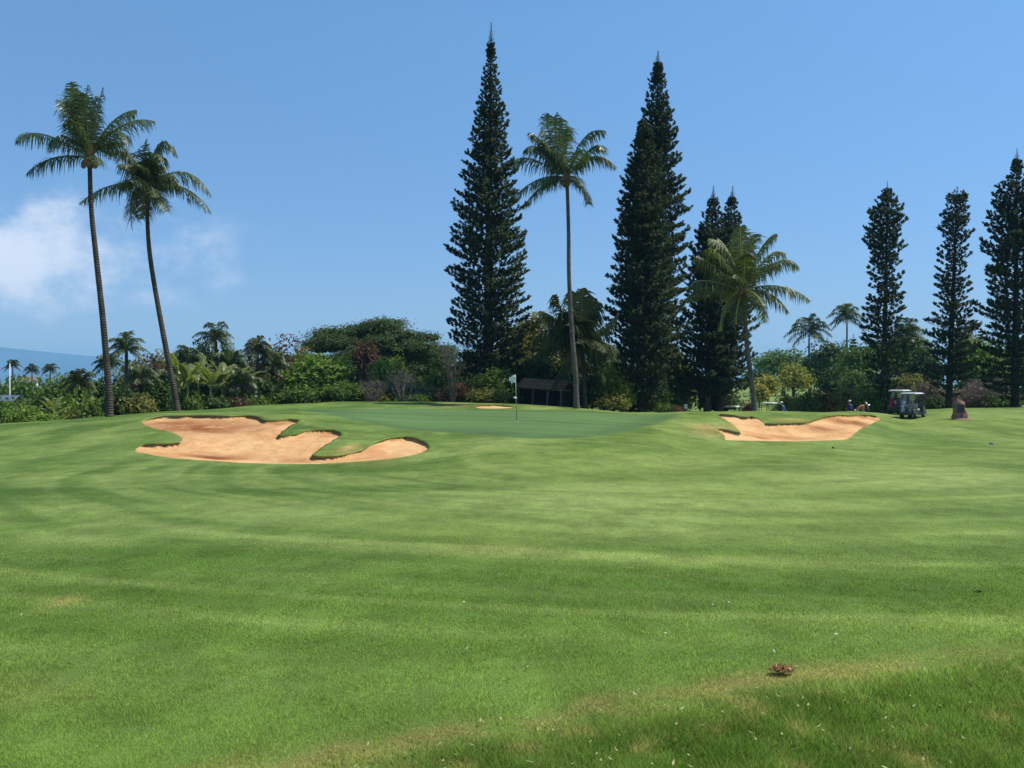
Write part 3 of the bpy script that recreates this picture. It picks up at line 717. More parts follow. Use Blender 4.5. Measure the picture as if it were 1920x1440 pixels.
palm('Shorter broad coconut palm with yellow green fronds behind the right bunker', 56,
     [(1416,774),(1411,730),(1401,650),(1396,590),(1393,548)],
     [(1365,472,1330,446,.4),(1388,470,1386,424,-.3),(1408,470,1418,437,.3),(1424,470,1452,440,-.4),(1440,482,1474,472,.5),(1456,492,1495,504,-.4),(1464,537,1524,565,.3),
      (1440,552,1474,588,-.6),(1340,502,1303,482,-.3),(1330,538,1286,562,.4),(1320,528,1292,540,-.6),(1362,572,1352,622,.3),(1395,470,1400,440,.8),(1350,490,1322,470,-1.),(1435,500,1470,494,1.2),(1425,560,1438,606,.5),(1374,480,1352,442,1.),(1380,575,1374,610,-.8)],
     mat='palm_y', seed=11, extra=5, leafl=.95, r0=.22, r1=.15, w=.06, barkm='palmbarkl')
palm('Dark low coconut palm drooping over the hut behind the slender palm', 60,
     [(1098,762),(1094,700),(1088,640)],
     [(1078,585,1075,544,.3),(1090,580,1092,540,-.3),(1108,595,1124,566,.4),(1056,590,1040,553,-.4),(1045,600,1014,582,.4),(1040,618,1000,636,-.5),(1045,640,996,672,.3),(1060,680,1034,725,-.5),(1120,622,1158,590,-.3),(1126,640,1160,655,.3),(1115,670,1135,715,-.4),(1100,590,1108,552,.8),(1050,625,1012,655,-1.)],
     mat='palm_d', seed=13, extra=14, leafl=1.25, r0=.2, r1=.15, w=.10, nleaf=56, dead=5)
# smaller and farther palms (shape by random fronds)
def far_palm(label, px, ytop, ybase, D, rad, seed, mat='palm_d', group='small coconut palms beyond the course', n=14, w=.10, lean=0):
    rg = np.random.default_rng(seed); fr = []
    cy = ytop + rad*.75
    for k in range(n):
        a = R(-35 + 250*k/(n-1)); q = rad*(.85+.4*rg.random())
        mx, my = px + math.cos(a)*q*.60, cy - math.sin(a)*q*.62 - rad*.20; tx, ty = px + math.cos(a)*q*1.12, cy - math.sin(a)*q*.85 + rad*.26*abs(math.cos(a))
        fr.append((mx, my, tx, ty, (rg.random()-.5)*rad/F*D*1.2))
    palm(label, D, [(px-lean, ybase), (px-lean*.6, (ybase+cy)/2), (px, cy)], fr, mat=mat, leafl=rad/F*D*.36, extra=3, heart=False, r0=.2, r1=.12, seed=seed, nleaf=30, group=group, w=w*.62, hang=.55)
far_palm('Small palm with open fronds just right of the leftmost palm trunk', 237, 634, 790, 56, 32, 21, 'palm', w=.07)
far_palm('Lighter small palm half hidden behind the leftmost palm trunk', 202, 668, 800, 60, 26, 22, 'palm', w=.07)
far_palm('Tiny far palm beside the white pole at the left edge', 24, 676, 760, 170, 14, 23)
far_palm('Tiny far palm between the other two at the left edge', 60, 686, 760, 180, 13, 24)
far_palm('Tiny far palm on the right of the three at the left edge', 94, 684, 760, 165, 14, 25)
far_palm('Far palm with full crown left of the right hand pines', 1517, 600, 740, 120, 34, 26, 'palm', w=.16)
far_palm('Far palm on a thin pale trunk, taller one beside the right hand pines', 1588, 577, 740, 125, 30, 27, 'palm', w=.15)
far_palm('Palm crown showing between the first two right hand pines', 1700, 608, 760, 100, 34, 28, 'palm', w=.13)
far_palm('Short feathery palm rising above the bushes near the second palm trunk', 405, 614, 780, 62, 34, 29, 'palm', w=.08)
far_palm('Low arching palm among the reddish shrubs left of the umbrella tree', 483, 640, 780, 62, 30, 30, 'palm_d', w=.08)
far_palm('Low dark palm in the hedge below the leftmost palm', 150, 700, 790, 52, 30, 31, 'palm_d', w=.07)
far_palm('Low palm with brown tips under the small left palm', 262, 690, 790, 52, 28, 32, 'palm', w=.07)

for i, (px, py, rad, D, l) in enumerate(((352,655,34,60,'Low palm with arching fronds just right of the second palm trunk'),(432,662,34,61,'Low palm with arching fronds right of the short feathery palm'),(510,664,32,63,'Low drooping palm left of the large bright bush'),(300,700,28,57,'Low palm hanging over the hedge between the two left palm feet'),(455,700,30,58,'Low palm among shrubs above the left bunker'))):
    far_palm(l, px, py, 790, D, rad, 140+i, 'palm', w=.09)
# ------------------------------------------------------------------ Norfolk pines
def pine(label, px, base_y, D, prof, seed, lean=0, wide=True, group='tall Norfolk pines behind the green', dens=1.15, jag=.13, step=.46, cut=None, mat='pine', nb=6, fox=1.0):
    """prof: [(row, half width in px)] from the tip down"""
    rg = np.random.default_rng(seed)
    x0 = wx(px, D); g = H(x0, D); ytop = prof[0][0]
    z_top = wz(ytop, D) - g
    pz = np.array([wz(a, D) - g for a, _ in prof])[::-1]; pw = np.array([b/F*D for _, b in prof])[::-1]; pw = np.maximum(pw - (.10 if wide else .16)*np.clip(pw/1.2, 0, 1), .02)
    t = thing('pine_tree', label, 'pine tree', (x0, D, g), 0, group)
    tw = max(.10, z_top*.013)
    b = Buf(); n = 14; lx = lean/F*D
    axis = lambda z: np.array([lx*z/z_top, 0, z])
    b.tube([tuple(axis(z_top*k/n - (0.3 if k == 0 else 0))) for k in range(n+1)], [tw*(1.25-k/n*1.22) + .006 for k in range(n+1)], 8)
    zs = []; z = pz[0]
    while z < z_top - .02:
        zs.append(z); f = z/z_top; z += step*(1 - .45*f - .25*(f > .9))*(.85+.3*rg.random())
    V = []; A = []
    def foxtail(p, q, cnt, rad, tone):
        """a cord of needles from p to q"""
        s = rg.random(cnt)[:, None]; c = p*(1-s) + q*s; ax = norm(q-p)
        ra = norm(np.cross(np.broadcast_to(ax, (cnt, 3)), rg.normal(size=(cnt, 3))))
        d = norm(ra + ax*.7); w_ = np.cross(ax, ra)
        cnt = cnt; L = rad*(.8+.35*rg.random(cnt))[:, None]; W = L*.36
        V.append(np.stack([c - w_*W*.8, c + w_*W*.8, c + d*L + w_*W*.45, c + d*L - w_*W*.45], 1).reshape(-1, 3)); A.append(np.repeat(np.clip(tone + (rg.random(cnt)-.5)*.4, 0, 1), 4))
    for zi in zs:
        f = zi/z_top; rad = float(np.interp(zi, pz, pw)); m = nb + (rg.random() < .4); e_ = R(34*f**1.5 + 5); rad = float(np.interp(zi + rad*(math.sin(e_)+.13) + .30*min(1, rad), pz, pw))
        a0 = rg.random()*2*PI
        el0 = R(34*f**1.5 + 5) + rg.normal()*.04
        if rad < .26:
            for k in range(6):
                a = a0 + 2*PI*k/5; d = np.array([math.cos(a), math.sin(a), .8]); foxtail(axis(zi), axis(zi)+d*max(rad, .06), 12, max(.03, min(.09, rad*.3)), .5)
            continue
        for k in range(m):
            if rg.random() < .05 and f < .9: continue
            a = a0 + 2*PI*k/m + rg.normal()*.12; ln = rad*(1 + jag*rg.normal())*(1.0 if rg.random() > .08 else .6)
            ln = np.clip(ln, .15, rad*1.3); el = el0 + rg.normal()*.06
            hd = np.array([math.cos(a), math.sin(a), 0]); sd = np.array([-math.sin(a), math.cos(a), 0])
            o = axis(zi)
            e1 = o + hd*ln*.55*math.cos(el) + np.array([0, 0, ln*.55*math.sin(el)])
            e2 = o + hd*ln*math.cos(el) + np.array([0, 0, ln*math.sin(el) + ln*.13])
            if ln > .8: b.tube([tuple(o), tuple(e1), tuple(e2)], [.035, .025, .01], 3, False)
            nn = max(2, int(ln/.40*dens))
            tone = .2 + .5*rg.random()
            for j in range(nn):
                s = (j + .6)/nn*.92 + .08
                if s < .16 and f < .6: continue
                c = (1-s)**2*o + 2*s*(1-s)*(2*e1 - .5*(o+e2)) + s*s*e2
                sl = (.34 + .30*(1-abs(s-.6)))*min(1, .06+ln*.48)*fox
                for sg in (-1, 1):
                    q = c + sd*sg*sl*(.5+.4*rg.random()) + hd*sl*(.35+.3*rg.random()) + np.array([0, 0, sl*(.55+.4*rg.random())])
                    foxtail(c*.55+q*.45, q, int(30*fox), .150*fox*min(1, .35+ln*.4), tone)
            foxtail(e1*.7+e2*.3, e2*.9+e1*.1, 14, .12*fox*min(1, .3+ln*.4), tone); foxtail(e2, e2 + (np.array([0,0,.22]) + hd*.12)*min(1, ln), 30, .17*fox*min(1, .35+ln*.4), tone)
    b.obj('trunk', M['pinebark'], t, True)
    V = np.concatenate(V); A = np.concatenate(A)
    np_mesh('crown', V, np.arange(len(V)).reshape(-1, 4), M[mat], t, False, {'v': A})
    return t
M['pinebark'] = mat_bark('pine_bark', (.07,.055,.045), (.035,.028,.024))

pine('Tallest pine with a needle thin tip, left of the slender palm behind the flag', 914, 770, 66, [(42,1),(90,9),(140,17),(200,30),(260,38),(330,50),(400,64),(480,72),(545,76),(600,70),(640,64),(700,50),(752,34)], 41, lean=7)
pine('Second tallest pine with a pointed tip, right of the slender palm', 1224, 775, 68, [(95,1),(130,12),(190,26),(250,38),(320,50),(400,58),(470,58),(560,56),(640,52),(700,40),(750,30)], 42, lean=10)
pine('Tall dense pine standing just in front of the second tallest one', 1200, 775, 64, [(215,3),(240,16),(300,30),(380,44),(460,54),(560,60),(620,62),(660,55),(700,44),(765,32)], 43, lean=8, dens=1.1, nb=7)
pine('Left one of the twin mid height pines behind the yellowish palm', 1324, 775, 70, [(348,.5),(360,5),(378,14),(400,23),(425,32),(460,42),(520,48),(600,50),(680,54),(725,48),(745,30)], 44, lean=14, wide=False)
pine('Right one of the twin mid height pines behind the yellowish palm', 1347, 775, 71, [(348,.5),(360,5),(378,13),(400,22),(425,31),(460,40),(520,46),(600,56),(680,54),(725,48),(745,30)], 45, lean=27, wide=False)
G2 = 'Norfolk pines in a row at the right'
pine('First pine of the right hand row, narrow with a bushy pointed top', 1656, 772, 74, [(340,1),(350,10),(364,18),(380,26),(404,34),(440,37),(490,27),(540,28),(590,34),(640,36),(690,34),(740,22),(758,14)], 46, lean=8, group=G2, jag=.3, fox=1.05, step=.58, wide=False)
pine('Second pine of the right hand row, ragged column with a rounded top', 1778, 768, 76, [(349,3),(352,12),(360,20),(390,26),(430,28),(480,26),(530,28),(580,36),(640,40),(680,40),(725,32),(745,12)], 47, lean=17, group=G2, jag=.32, fox=1.05, step=.6, wide=False)
pine('Third pine of the right hand row, wider and cut by the right edge', 1903, 766, 72, [(278,.5),(292,6),(310,14),(330,25),(352,34),(410,44),(480,52),(560,56),(630,58),(690,52),(735,36),(752,14)], 48, lean=4, group=G2, jag=.22, fox=1.05, step=.56, wide=False)
pine('Small far pine between the two far palms', 1551, 745, 140, [(630,1),(645,6),(665,12),(690,15),(715,16)], 49, group='small far pines', fox=1.6, step=.9)
pine('Small far pine beside the third pine of the right hand row', 1838, 745, 150, [(612,1),(630,6),(655,12),(690,16),(715,16)], 50, group='small far pines', fox=1.6, step=.9)
pine('Small far pine just right of the taller far palm', 1600, 745, 150, [(624,1),(640,6),(660,11),(690,14),(715,14)], 51, group='small far pines', fox=1.6, step=.9)

# ------------------------------------------------------------------ shrubs and trees
def B(*a, **k): return bush(*a, **k)
gh = 'hedge shrubs behind the left crest'
VEG = [
 # left edge
 (20,750,45,50,'green','Round green hedge shrub in the bottom left corner of the skyline',dict(leaf=.13,group=gh)),
 (75,738,40,52,'dark','Dark hedge shrub second from the left edge',dict(leaf=.13,group=gh)),
 (125,742,34,50,'bright','Bright hedge shrub left of the leftmost palm foot',dict(leaf=.13,group=gh)),
 (170,748,30,48,'green','Low green hedge shrub touching the leftmost palm foot',dict(leaf=.12,group=gh)),
 (60,762,50,46,'bright','Low pale green shrub in front of the left hedge',dict(leaf=.10,group=gh)),
 (150,768,34,45,'olive','Small olive shrub low beside the leftmost palm',dict(leaf=.10,group=gh)),
 (100,708,46,66,'green','Mid green tree over the hedge at the left, under the far mountain',dict(leaf=.17,cat='tree',name='broadleaf_tree',base=.2)),
 (165,712,40,64,'bright','Yellowish green tree left of the leftmost palm trunk',dict(leaf=.17,cat='tree',name='broadleaf_tree',base=.2)),
 (35,705,30,160,'dark','Dark far rounded tree behind the white pole',dict(leaf=.4,cat='tree',name='broadleaf_tree',base=.2)),
 (128,700,20,170,'dark','Dark far rounded tree below the mountain slope',dict(leaf=.4,cat='tree',name='broadleaf_tree',base=.2)),
 (0,715,24,150,'green','Far green tree cut by the left edge',dict(leaf=.4,cat='tree',name='broadleaf_tree',base=.2)),
 (75,722,30,120,'green','Far lower green tree beneath the three tiny palms',dict(leaf=.35,cat='tree',name='broadleaf_tree',base=.2)),
 (-80,725,70,60,'green','Green tree just beyond the left edge',dict(leaf=.17,cat='tree',name='broadleaf_tree',base=.2)),
 # behind palm two
 (225,722,34,50,'dark','Dark shrub between the two left palm feet',dict(leaf=.13,group=gh)),
 (262,738,30,48,'olive','Olive shrub between the two left palm feet',dict(leaf=.12,group=gh)),
 (300,712,34,52,'dark','Dark shrub behind the second palm foot',dict(leaf=.13,group=gh)),
 (278,668,36,62,'red','Reddish shrub above the hedge between the left palms',dict(leaf=.15)),
 (305,660,30,64,'olive','Olive shrub behind the second palm trunk',dict(leaf=.16)),
 (350,735,40,54,'green','Green shrub right of the second palm foot',dict(leaf=.13,group=gh)),
 (400,742,46,56,'dark','Dark shrub above the left bunker',dict(leaf=.13,group=gh)),
 (380,690,50,62,'dark','Dark tall shrub behind the big leaved plants',dict(leaf=.16)),
 (455,700,44,64,'olive','Olive shrub with brown leaves right of the big leaved plants',dict(leaf=.15)),
 (470,652,30,68,'red','Brown red shrub on the skyline left of the arching palm',dict(leaf=.15)),
 (430,745,40,57,'red','Low rusty shrub above the left bunker',dict(leaf=.12)),
 (500,712,44,62,'dark','Dark shrub left of the bright green bush',dict(leaf=.15)),
 (475,742,40,60,'green','Low green shrub left of the bright green bush',dict(leaf=.12)),
 (540,632,36,70,'red','Red leaved shrub on the skyline left of the umbrella tree',dict(leaf=.16)),
 (560,655,40,72,'olive','Olive brown shrub under the left end of the umbrella tree',dict(leaf=.16)),
 (595,665,62,63,'bright','Large bright green bush in the middle of the left thicket',dict(leaf=.16,n=9,size=.45)),
 (570,722,52,61,'green','Leafy green shrub at the foot of the large bright bush',dict(leaf=.14)),
 (640,715,46,61,'green','Second green shrub at the foot of the large bright bush',dict(leaf=.14)),
 (686,640,28,74,'red','Red brown shrub in front of the umbrella tree crown',dict(leaf=.16,base=.3)),
 (676,684,22,64,'red','Rusty red narrow shrub right of the large bright bush',dict(leaf=.14)),
 (712,676,30,66,'bright','Yellow green shrub below the white roof',dict(leaf=.15)),
 (748,656,22,68,'bright','Upright bright green shrub beside the white roof',dict(leaf=.15)),
 (735,706,42,64,'grey','Grey green shrub with pale twigs',dict(leaf=.12,dense=.6)),
 (690,728,40,62,'olive','Low olive shrub behind the green edge',dict(leaf=.12,dense=.7)),
 (790,722,40,64,'grey','Grey leaved shrub in front of the brown roofed house',dict(leaf=.13)),
 (770,736,34,62,'green','Low green shrub in front of the brown roofed house',dict(leaf=.12)),
 (822,696,30,68,'green','Blue green tree leaning beside the brown roofed house',dict(leaf=.15,cat='tree',name='broadleaf_tree',base=.15)),
 (855,716,32,62,'red','Brown red shrub left of the tallest pine foot',dict(leaf=.12)),
 (850,672,36,70,'dark','Dark shrub left of the tallest pine trunk',dict(leaf=.15)),
 (900,700,38,63,'dark','Dark shrub at the foot of the tallest pine',dict(leaf=.14)),
 (905,728,28,60,'olive','Low olive shrub before the tallest pine foot',dict(leaf=.11)),
 (935,690,34,62,'green','Green shrub right of the tallest pine foot',dict(leaf=.14)),
 (945,640,36,70,'dark','Dark shrub behind the right side of the tallest pine',dict(leaf=.15)),
 # middle
 (1000,590,56,72,'olive','Tall olive tree with brown tips behind the hut',dict(leaf=.17,cat='tree',name='broadleaf_tree',base=.2,n=9)),
 (960,632,40,70,'olive','Olive tree between the tallest pine and the hut',dict(leaf=.16,cat='tree',name='broadleaf_tree',base=.15)),
 (1010,668,46,68,'dark','Dark shrub behind the hut roof',dict(leaf=.14)),
 (1060,640,50,74,'dark','Dark tree behind the low dark palm',dict(leaf=.17,cat='tree',name='broadleaf_tree',base=.1)),
 (1130,655,46,74,'dark','Dark tree left of the dense pine',dict(leaf=.17,cat='tree',name='broadleaf_tree',base=.1)),
 (1110,700,34,62,'dark','Dark shrub behind the slender palm foot',dict(leaf=.14)),
 (1152,690,36,63,'lime','Yellow green shrub left of the dense pine foot',dict(leaf=.14)),
 (1150,738,34,61,'olive','Low olive shrub before the yellow green one',dict(leaf=.11)),
 (1165,668,30,72,'green','Green tree showing above the yellow green shrub',dict(leaf=.15)),
 (930,728,26,60,'olive','Small yellowish shrub left of the flag',dict(leaf=.11)),
 (1228,706,26,66,'dark','Dark shrub right of the dense pine foot',dict(leaf=.13)),
 (1262,648,40,76,'olive','Olive tree between the pines right of the dense pine',dict(leaf=.17,cat='tree',name='broadleaf_tree',base=.15,n=9)),
 (1262,690,34,72,'green','Green shrub between the dense pine and the twin pines',dict(leaf=.15)),
 (1246,756,26,64,'green','Low pale hedge right of the dense pine foot',dict(leaf=.09)),
 (1268,760,20,63,'red','Low red flowering hedge left of the small sign',dict(leaf=.09)),
 (1340,728,46,73,'dark','Dark skirt shrub round the twin pines',dict(leaf=.15,base=.35)),
 (1402,752,16,66,'red','Small brown bush left of the yellowish palm foot',dict(leaf=.10)),
 # right
 (1468,656,66,170,'green','Wide dome shaped green tree far beyond the yellow flowering trees',dict(leaf=.42,cat='tree',name='broadleaf_tree',base=.2,n=10,dome=True)),
 (1415,690,30,140,'dark','Dark far tree right of the yellowish palm trunk',dict(leaf=.34,cat='tree',name='broadleaf_tree',base=.15)),
 (1560,640,52,135,'dark','Dark green tree below the two far palms',dict(leaf=.34,cat='tree',name='broadleaf_tree',base=.15,n=8)),
 (1520,672,40,125,'dark','Dark bluish tree right of the utility pole',dict(leaf=.30,cat='tree',name='broadleaf_tree',base=.2)),
 (1618,640,46,120,'green','Green tree behind the first right hand pine',dict(leaf=.30,cat='tree',name='broadleaf_tree',base=.15,n=8)),
 (1560,690,46,110,'dark','Dark lower tree behind the flowering hedge',dict(leaf=.26,cat='tree',name='broadleaf_tree',base=.1)),
 (1610,690,40,105,'green','Green lower tree behind the hedge near the first right hand pine',dict(leaf=.25,cat='tree',name='broadleaf_tree',base=.1)),
 (1700,628,52,100,'green','Large green tree between the first two right hand pines',dict(leaf=.25,cat='tree',name='broadleaf_tree',base=.1,n=9)),
 (1735,650,34,96,'dark','Dark green tree left of the second right hand pine',dict(leaf=.24,cat='tree',name='broadleaf_tree',base=.1)),
 (1700,702,44,90,'olive','Olive bank shrub behind the golf carts',dict(leaf=.18)),
 (1745,716,36,86,'brown','Brown bare bush behind the golf carts',dict(leaf=.12)),
 (1832,640,50,98,'bright','Bright green tree between the last two pines',dict(leaf=.25,cat='tree',name='broadleaf_tree',base=.1,n=9)),
 (1808,622,28,106,'olive','Olive topped tree behind the second right hand pine',dict(leaf=.25,cat='tree',name='broadleaf_tree',base=.2)),
 (1870,660,40,104,'dark','Dark tree behind the third right hand pine',dict(leaf=.25,cat='tree',name='broadleaf_tree',base=.1)),
 (1872,640,34,112,'green','Green tree top left of the third right hand pine',dict(leaf=.26,cat='tree',name='broadleaf_tree',base=.2)),
 (1940,650,50,100,'green','Green tree behind the third pine at the right edge',dict(leaf=.25,cat='tree',name='broadleaf_tree',base=.1)),
 (2040,650,60,95,'dark','Dark tree beyond the right edge',dict(leaf=.25,cat='tree',name='broadleaf_tree',base=.1)),
 (1845,714,64,88,'brown','Wide mound of bare brown twigs behind the stone marker',dict(leaf=.10,n=8,dense=1.2)),
 (1885,738,28,84,'green','Low green shrub before the brown twig mound',dict(leaf=.13)),
 (1755,744,26,80,'dark','Dark low shrub right of the golf carts',dict(leaf=.12)),
]
VEG += [
 (245,676,34,66,'olive','Olive tree behind the small palm right of the leftmost trunk',dict(leaf=.17,cat='tree',name='broadleaf_tree',base=.1)),
 (300,670,38,68,'dark','Dark tree on the skyline just left of the second palm trunk',dict(leaf=.17,cat='tree',name='broadleaf_tree',base=.1)),
 (345,664,38,68,'green','Green tree on the skyline behind the second palm trunk',dict(leaf=.17,cat='tree',name='broadleaf_tree',base=.1)),
 (392,644,40,70,'dark','Dark tree under the short feathery palm crown',dict(leaf=.17,cat='tree',name='broadleaf_tree',base=.1,n=8)),
 (430,650,36,71,'green','Green tree on the skyline right of the short feathery palm',dict(leaf=.17,cat='tree',name='broadleaf_tree',base=.1)),
 (505,652,40,71,'dark','Dark tree on the skyline right of the arching palm',dict(leaf=.17,cat='tree',name='broadleaf_tree',base=.1)),
 (470,680,40,66,'dark','Dark shrub below the arching palm crown',dict(leaf=.15)),
 (205,704,32,60,'dark','Dark shrub right behind the leftmost palm trunk',dict(leaf=.15)),
 (140,720,34,58,'green','Green shrub in the second row of the left hedge',dict(leaf=.14)),
 (48,712,42,100,'green','Rounded far tree in front of the tiny pale house',dict(leaf=.25,cat='tree',name='broadleaf_tree',base=.1)),
 (640,672,40,72,'dark','Dark shrub behind the right side of the large bright bush',dict(leaf=.16)),
 (765,700,36,70,'dark','Dark shrub below the brown roofed house',dict(leaf=.15)),
 (815,718,34,69,'dark','Dark shrub under the blue green leaning tree',dict(leaf=.15)),
 (700,700,36,72,'dark','Dark shrub under the white roofed building',dict(leaf=.15)),
 (880,655,40,76,'dark','Tall dark shrub against the tallest pine trunk',dict(leaf=.16)),
 (990,712,40,70,'dark','Dark understorey shrub left behind the hut',dict(leaf=.14)),
 (1085,712,40,70,'dark','Dark understorey shrub right behind the hut',dict(leaf=.14)),
 (1190,720,36,72,'dark','Dark understorey shrub between the slender palm and the dense pine',dict(leaf=.14)),
 (1235,724,30,73,'dark','Dark understorey shrub right behind the dense pine',dict(leaf=.14)),
 (1660,730,34,84,'dark','Dark low shrub behind the first right hand pine',dict(leaf=.18)),
 (1800,728,36,92,'dark','Dark low shrub behind the second right hand pine',dict(leaf=.18)),
 (1895,722,40,92,'dark','Dark low shrub behind the third right hand pine',dict(leaf=.18)),
 (1650,700,40,95,'dark','Dark mid shrub between the hedge and the first right hand pine',dict(leaf=.2)),
]
HED = [(1480,740,28,'olive'),(1510,734,26,'green'),(1536,728,26,'red'),(1562,738,26,'olive'),(1590,722,30,'olive'),(1620,734,26,'green'),(1640,722,24,'green'),(1668,736,22,'dark')]
hl = ['leftmost in the hedge behind the blue shirted golfer','second in the hedge, green and low','third in the hedge with brown red leaves','olive, in the middle of the hedge','rounded and olive, behind the pair of golfers','green, just right of the pair of golfers','tall green, at the foot of the first right hand pine','dark, at the left end of the golf carts']
for (a, b, w_, m_), l in zip(HED, hl): VEG.append((a, b, w_, 74, m_, 'Clipped shrub ' + l, dict(leaf=.13, group='clipped hedge shrubs beyond the right bunker')))
for (a, b, hw, D, m_, l, kw) in VEG:
    if D < 46: D = 48
    B(a, b, hw, D, m_, l[:1].lower()+l[1:], **kw)
# yellow flowering trees
for i, (a, b, hw, l) in enumerate(((1486,682,36,'yellow flowering tree left of the utility pole, larger and higher'),(1440,704,26,'yellow flowering tree on the slope nearer the yellowish palm'),(1424,722,16,'small yellow flowering tree beside the yellowish palm trunk'))):
    bush(a, b, hw, 118-6*i, 'lime', l, cat='tree', name='flowering_tree', leaf=.28, base=.25, flowers=('yellow', 200, .20), group='yellow flowering trees on the far slope')

# umbrella shaped monkeypod
def monkeypod(px, py, hw, D, label):
    rg = np.random.default_rng(77); x = wx(px, D); g = H(x, D); h = wz(py, D) - g; rx = hw/F*D
    t = thing('umbrella_tree', label, 'tree', (x, D, g))
    lobes = []
    for k in range(64):
        a = rg.random()*2*PI; q = rg.random()**.5*.88; ex = math.cos(a)*q
        zz = h*(1 - .34*q**2.2) - rx*.10 - (rx*.26*rg.random()**1.5)
        lobes.append((np.array([ex*rx, math.sin(a)*q*rx*.8, zz - rx*.05]), np.array([rx*.20, rx*.20, rx*.075])*(.8+.5*rg.random())))
    LV = crown_leaves(lobes, 3600, 14, .17, rg, flat=.9); LV.obj('crown', M['mpod'], t)
    b = Buf(); b.tube([(0,0,-.2),(0.2,0,h*.2),(.1,0,h*.42)], [.5,.42,.4], 9)
    for l in lobes[::2]:
        e = l[0]; b.tube([(.1,0,h*.35),(e[0]*.5,e[1]*.5,h*.62),(e[0],e[1],e[2])], [.25,.14,.05], 5)
    b.obj('trunk', M['bark'], t, True)
M['mpod'] = mat_leaf('leaf_umbrella', (.040,.074,.022), (.115,.165,.048))
monkeypod(702, 582, 168, 92, 'wide umbrella shaped tree rising over the thicket left of the tallest pine')

# big leaved banana like plants
def bananas(px, py, D, seed, label, n=9, s=1.0, mat='banana'):
    rg = np.random.default_rng(seed); x = wx(px, D); g = H(x, D); h = wz(py, D) - g
    t = thing('banana_plant', label, 'plant', (x, D, g), 0, 'big leaved plants in the left thicket')
    LV = Leaves(); b = Buf()
    b.tube([(0,0,-.1),(0,0,h*.35),(0,0,h*.62)], [.14*s,.11*s,.07*s], 7)
    for k in range(n):
        a = 2*PI*k/n + rg.normal()*.3; ln = (1.3 + .7*rg.random())*s; el = R(35+45*rg.random()); w = .27*s
        hd = np.array([math.cos(a), math.sin(a), 0]); sd = np.array([-math.sin(a), math.cos(a), 0])
        c0 = np.array([0, 0, h*(.45+.18*rg.random())]); m = 12; pts = []
        for j in range(m+1):
            q = j/m; e = el - q*q*R(95)*(.6+.5*(k % 3)/2)
            pts.append(c0.copy()); c0 = c0 + (hd*math.cos(e) + np.array([0,0,math.sin(e)]))*ln/m*1.15
        pts = np.array(pts); top = pts[:, 2].max(); 
        ww = w*np.sin(np.clip(np.linspace(.02, 1, m+1)*PI*.93+.15, 0, PI))**.6
        for sg in (-1, 1):
            for j in range(2, m):
                dr = np.array([0, 0, -.35])
                A_ = pts[j]; B_ = pts[j+1]*.96+pts[j]*.04
                LV.add(np.array([[A_, B_, B_ + (sd*sg+dr)*ww[j+1], A_ + (sd*sg+dr)*ww[j]]]), np.array([np.clip(.3+.5*rg.random(), 0, 1)]))
        b.tube([tuple(p) for p in pts[::3]], [.03*s,.025*s,.02*s,.012*s,.008*s][:len(pts[::3])], 4)
    # scale so the highest leaf reaches the traced row
    LV.obj('foliage', M[mat], t); b.obj('stem', M['stemg'], t, True)
for i, (a, b, D, l) in enumerate(((335,650,56,'just right of the second palm trunk, its leaves upright'),(352,672,54,'low and shaded beside the second palm trunk'),(372,645,58,'with yellowish leaves under the short feathery palm'),(395,672,56,'in the middle of the clump with drooping leaves'),(418,648,58,'on the right of the clump, leaves spread on the skyline'),(445,664,60,'rightmost of the clump, next to the brown red shrub'),(232,705,52,'lone and low between the left palm trunks'),(170,735,50,'pale and low, left of the leftmost palm foot'),(100,745,48,'low in the left hedge'))):
    bananas(a, b-12, D, 100+i, 'big leaved plant ' + l, s=1.0 if i < 6 else .6)

# bare twiggy bushes
def twigbush(px, py, hw, D, seed, label, mat='twig', n=26):
    rg = np.random.default_rng(seed); x = wx(px, D); g = H(x, D); h = wz(py, D) - g; rx = hw/F*D
    b = Buf()
    for k in range(n):
        a = rg.random()*2*PI; q = rg.random()**.5; e = np.array([math.cos(a)*q*rx, math.sin(a)*q*rx, h*(.65+.35*rg.random())])
        m_ = e*.5 + rg.normal(size=3)*rx*.15
        b.tube([(0,0,-.1), tuple(m_), tuple(e)], [.05,.03,.012], 4, False)
        for j in range(5):
            s = .4+.55*rg.random(); c = m_*(1-s)*1.0 + e*s; d = rg.normal(size=3)*rx*.28; d[2] = abs(d[2])
            b.tube([tuple(c), tuple(c+d*.6), tuple(c+d)], [.018,.013,.006], 3, False)
    o = b.obj('bare_bush', M[mat], None, True); o.location = (x, D, g); tagp(o, label, 'bush', 'leafless twiggy bushes')
twigbush(850, 640, 26, 61, 1, 'leafless grey bush left of the tallest pine')
twigbush(756, 690, 30, 60.5, 2, 'pale twiggy bush below the upright bright shrub')
twigbush(700, 712, 30, 60, 3, 'low pale twiggy bush behind the back edge of the green')
twigbush(1715, 712, 36, 84, 4, 'leafless brown bush above the golf carts', 'bark')
twigbush(1850, 716, 58, 86, 5, 'leafless bush on the wide brown twig mound', 'twig', 50)

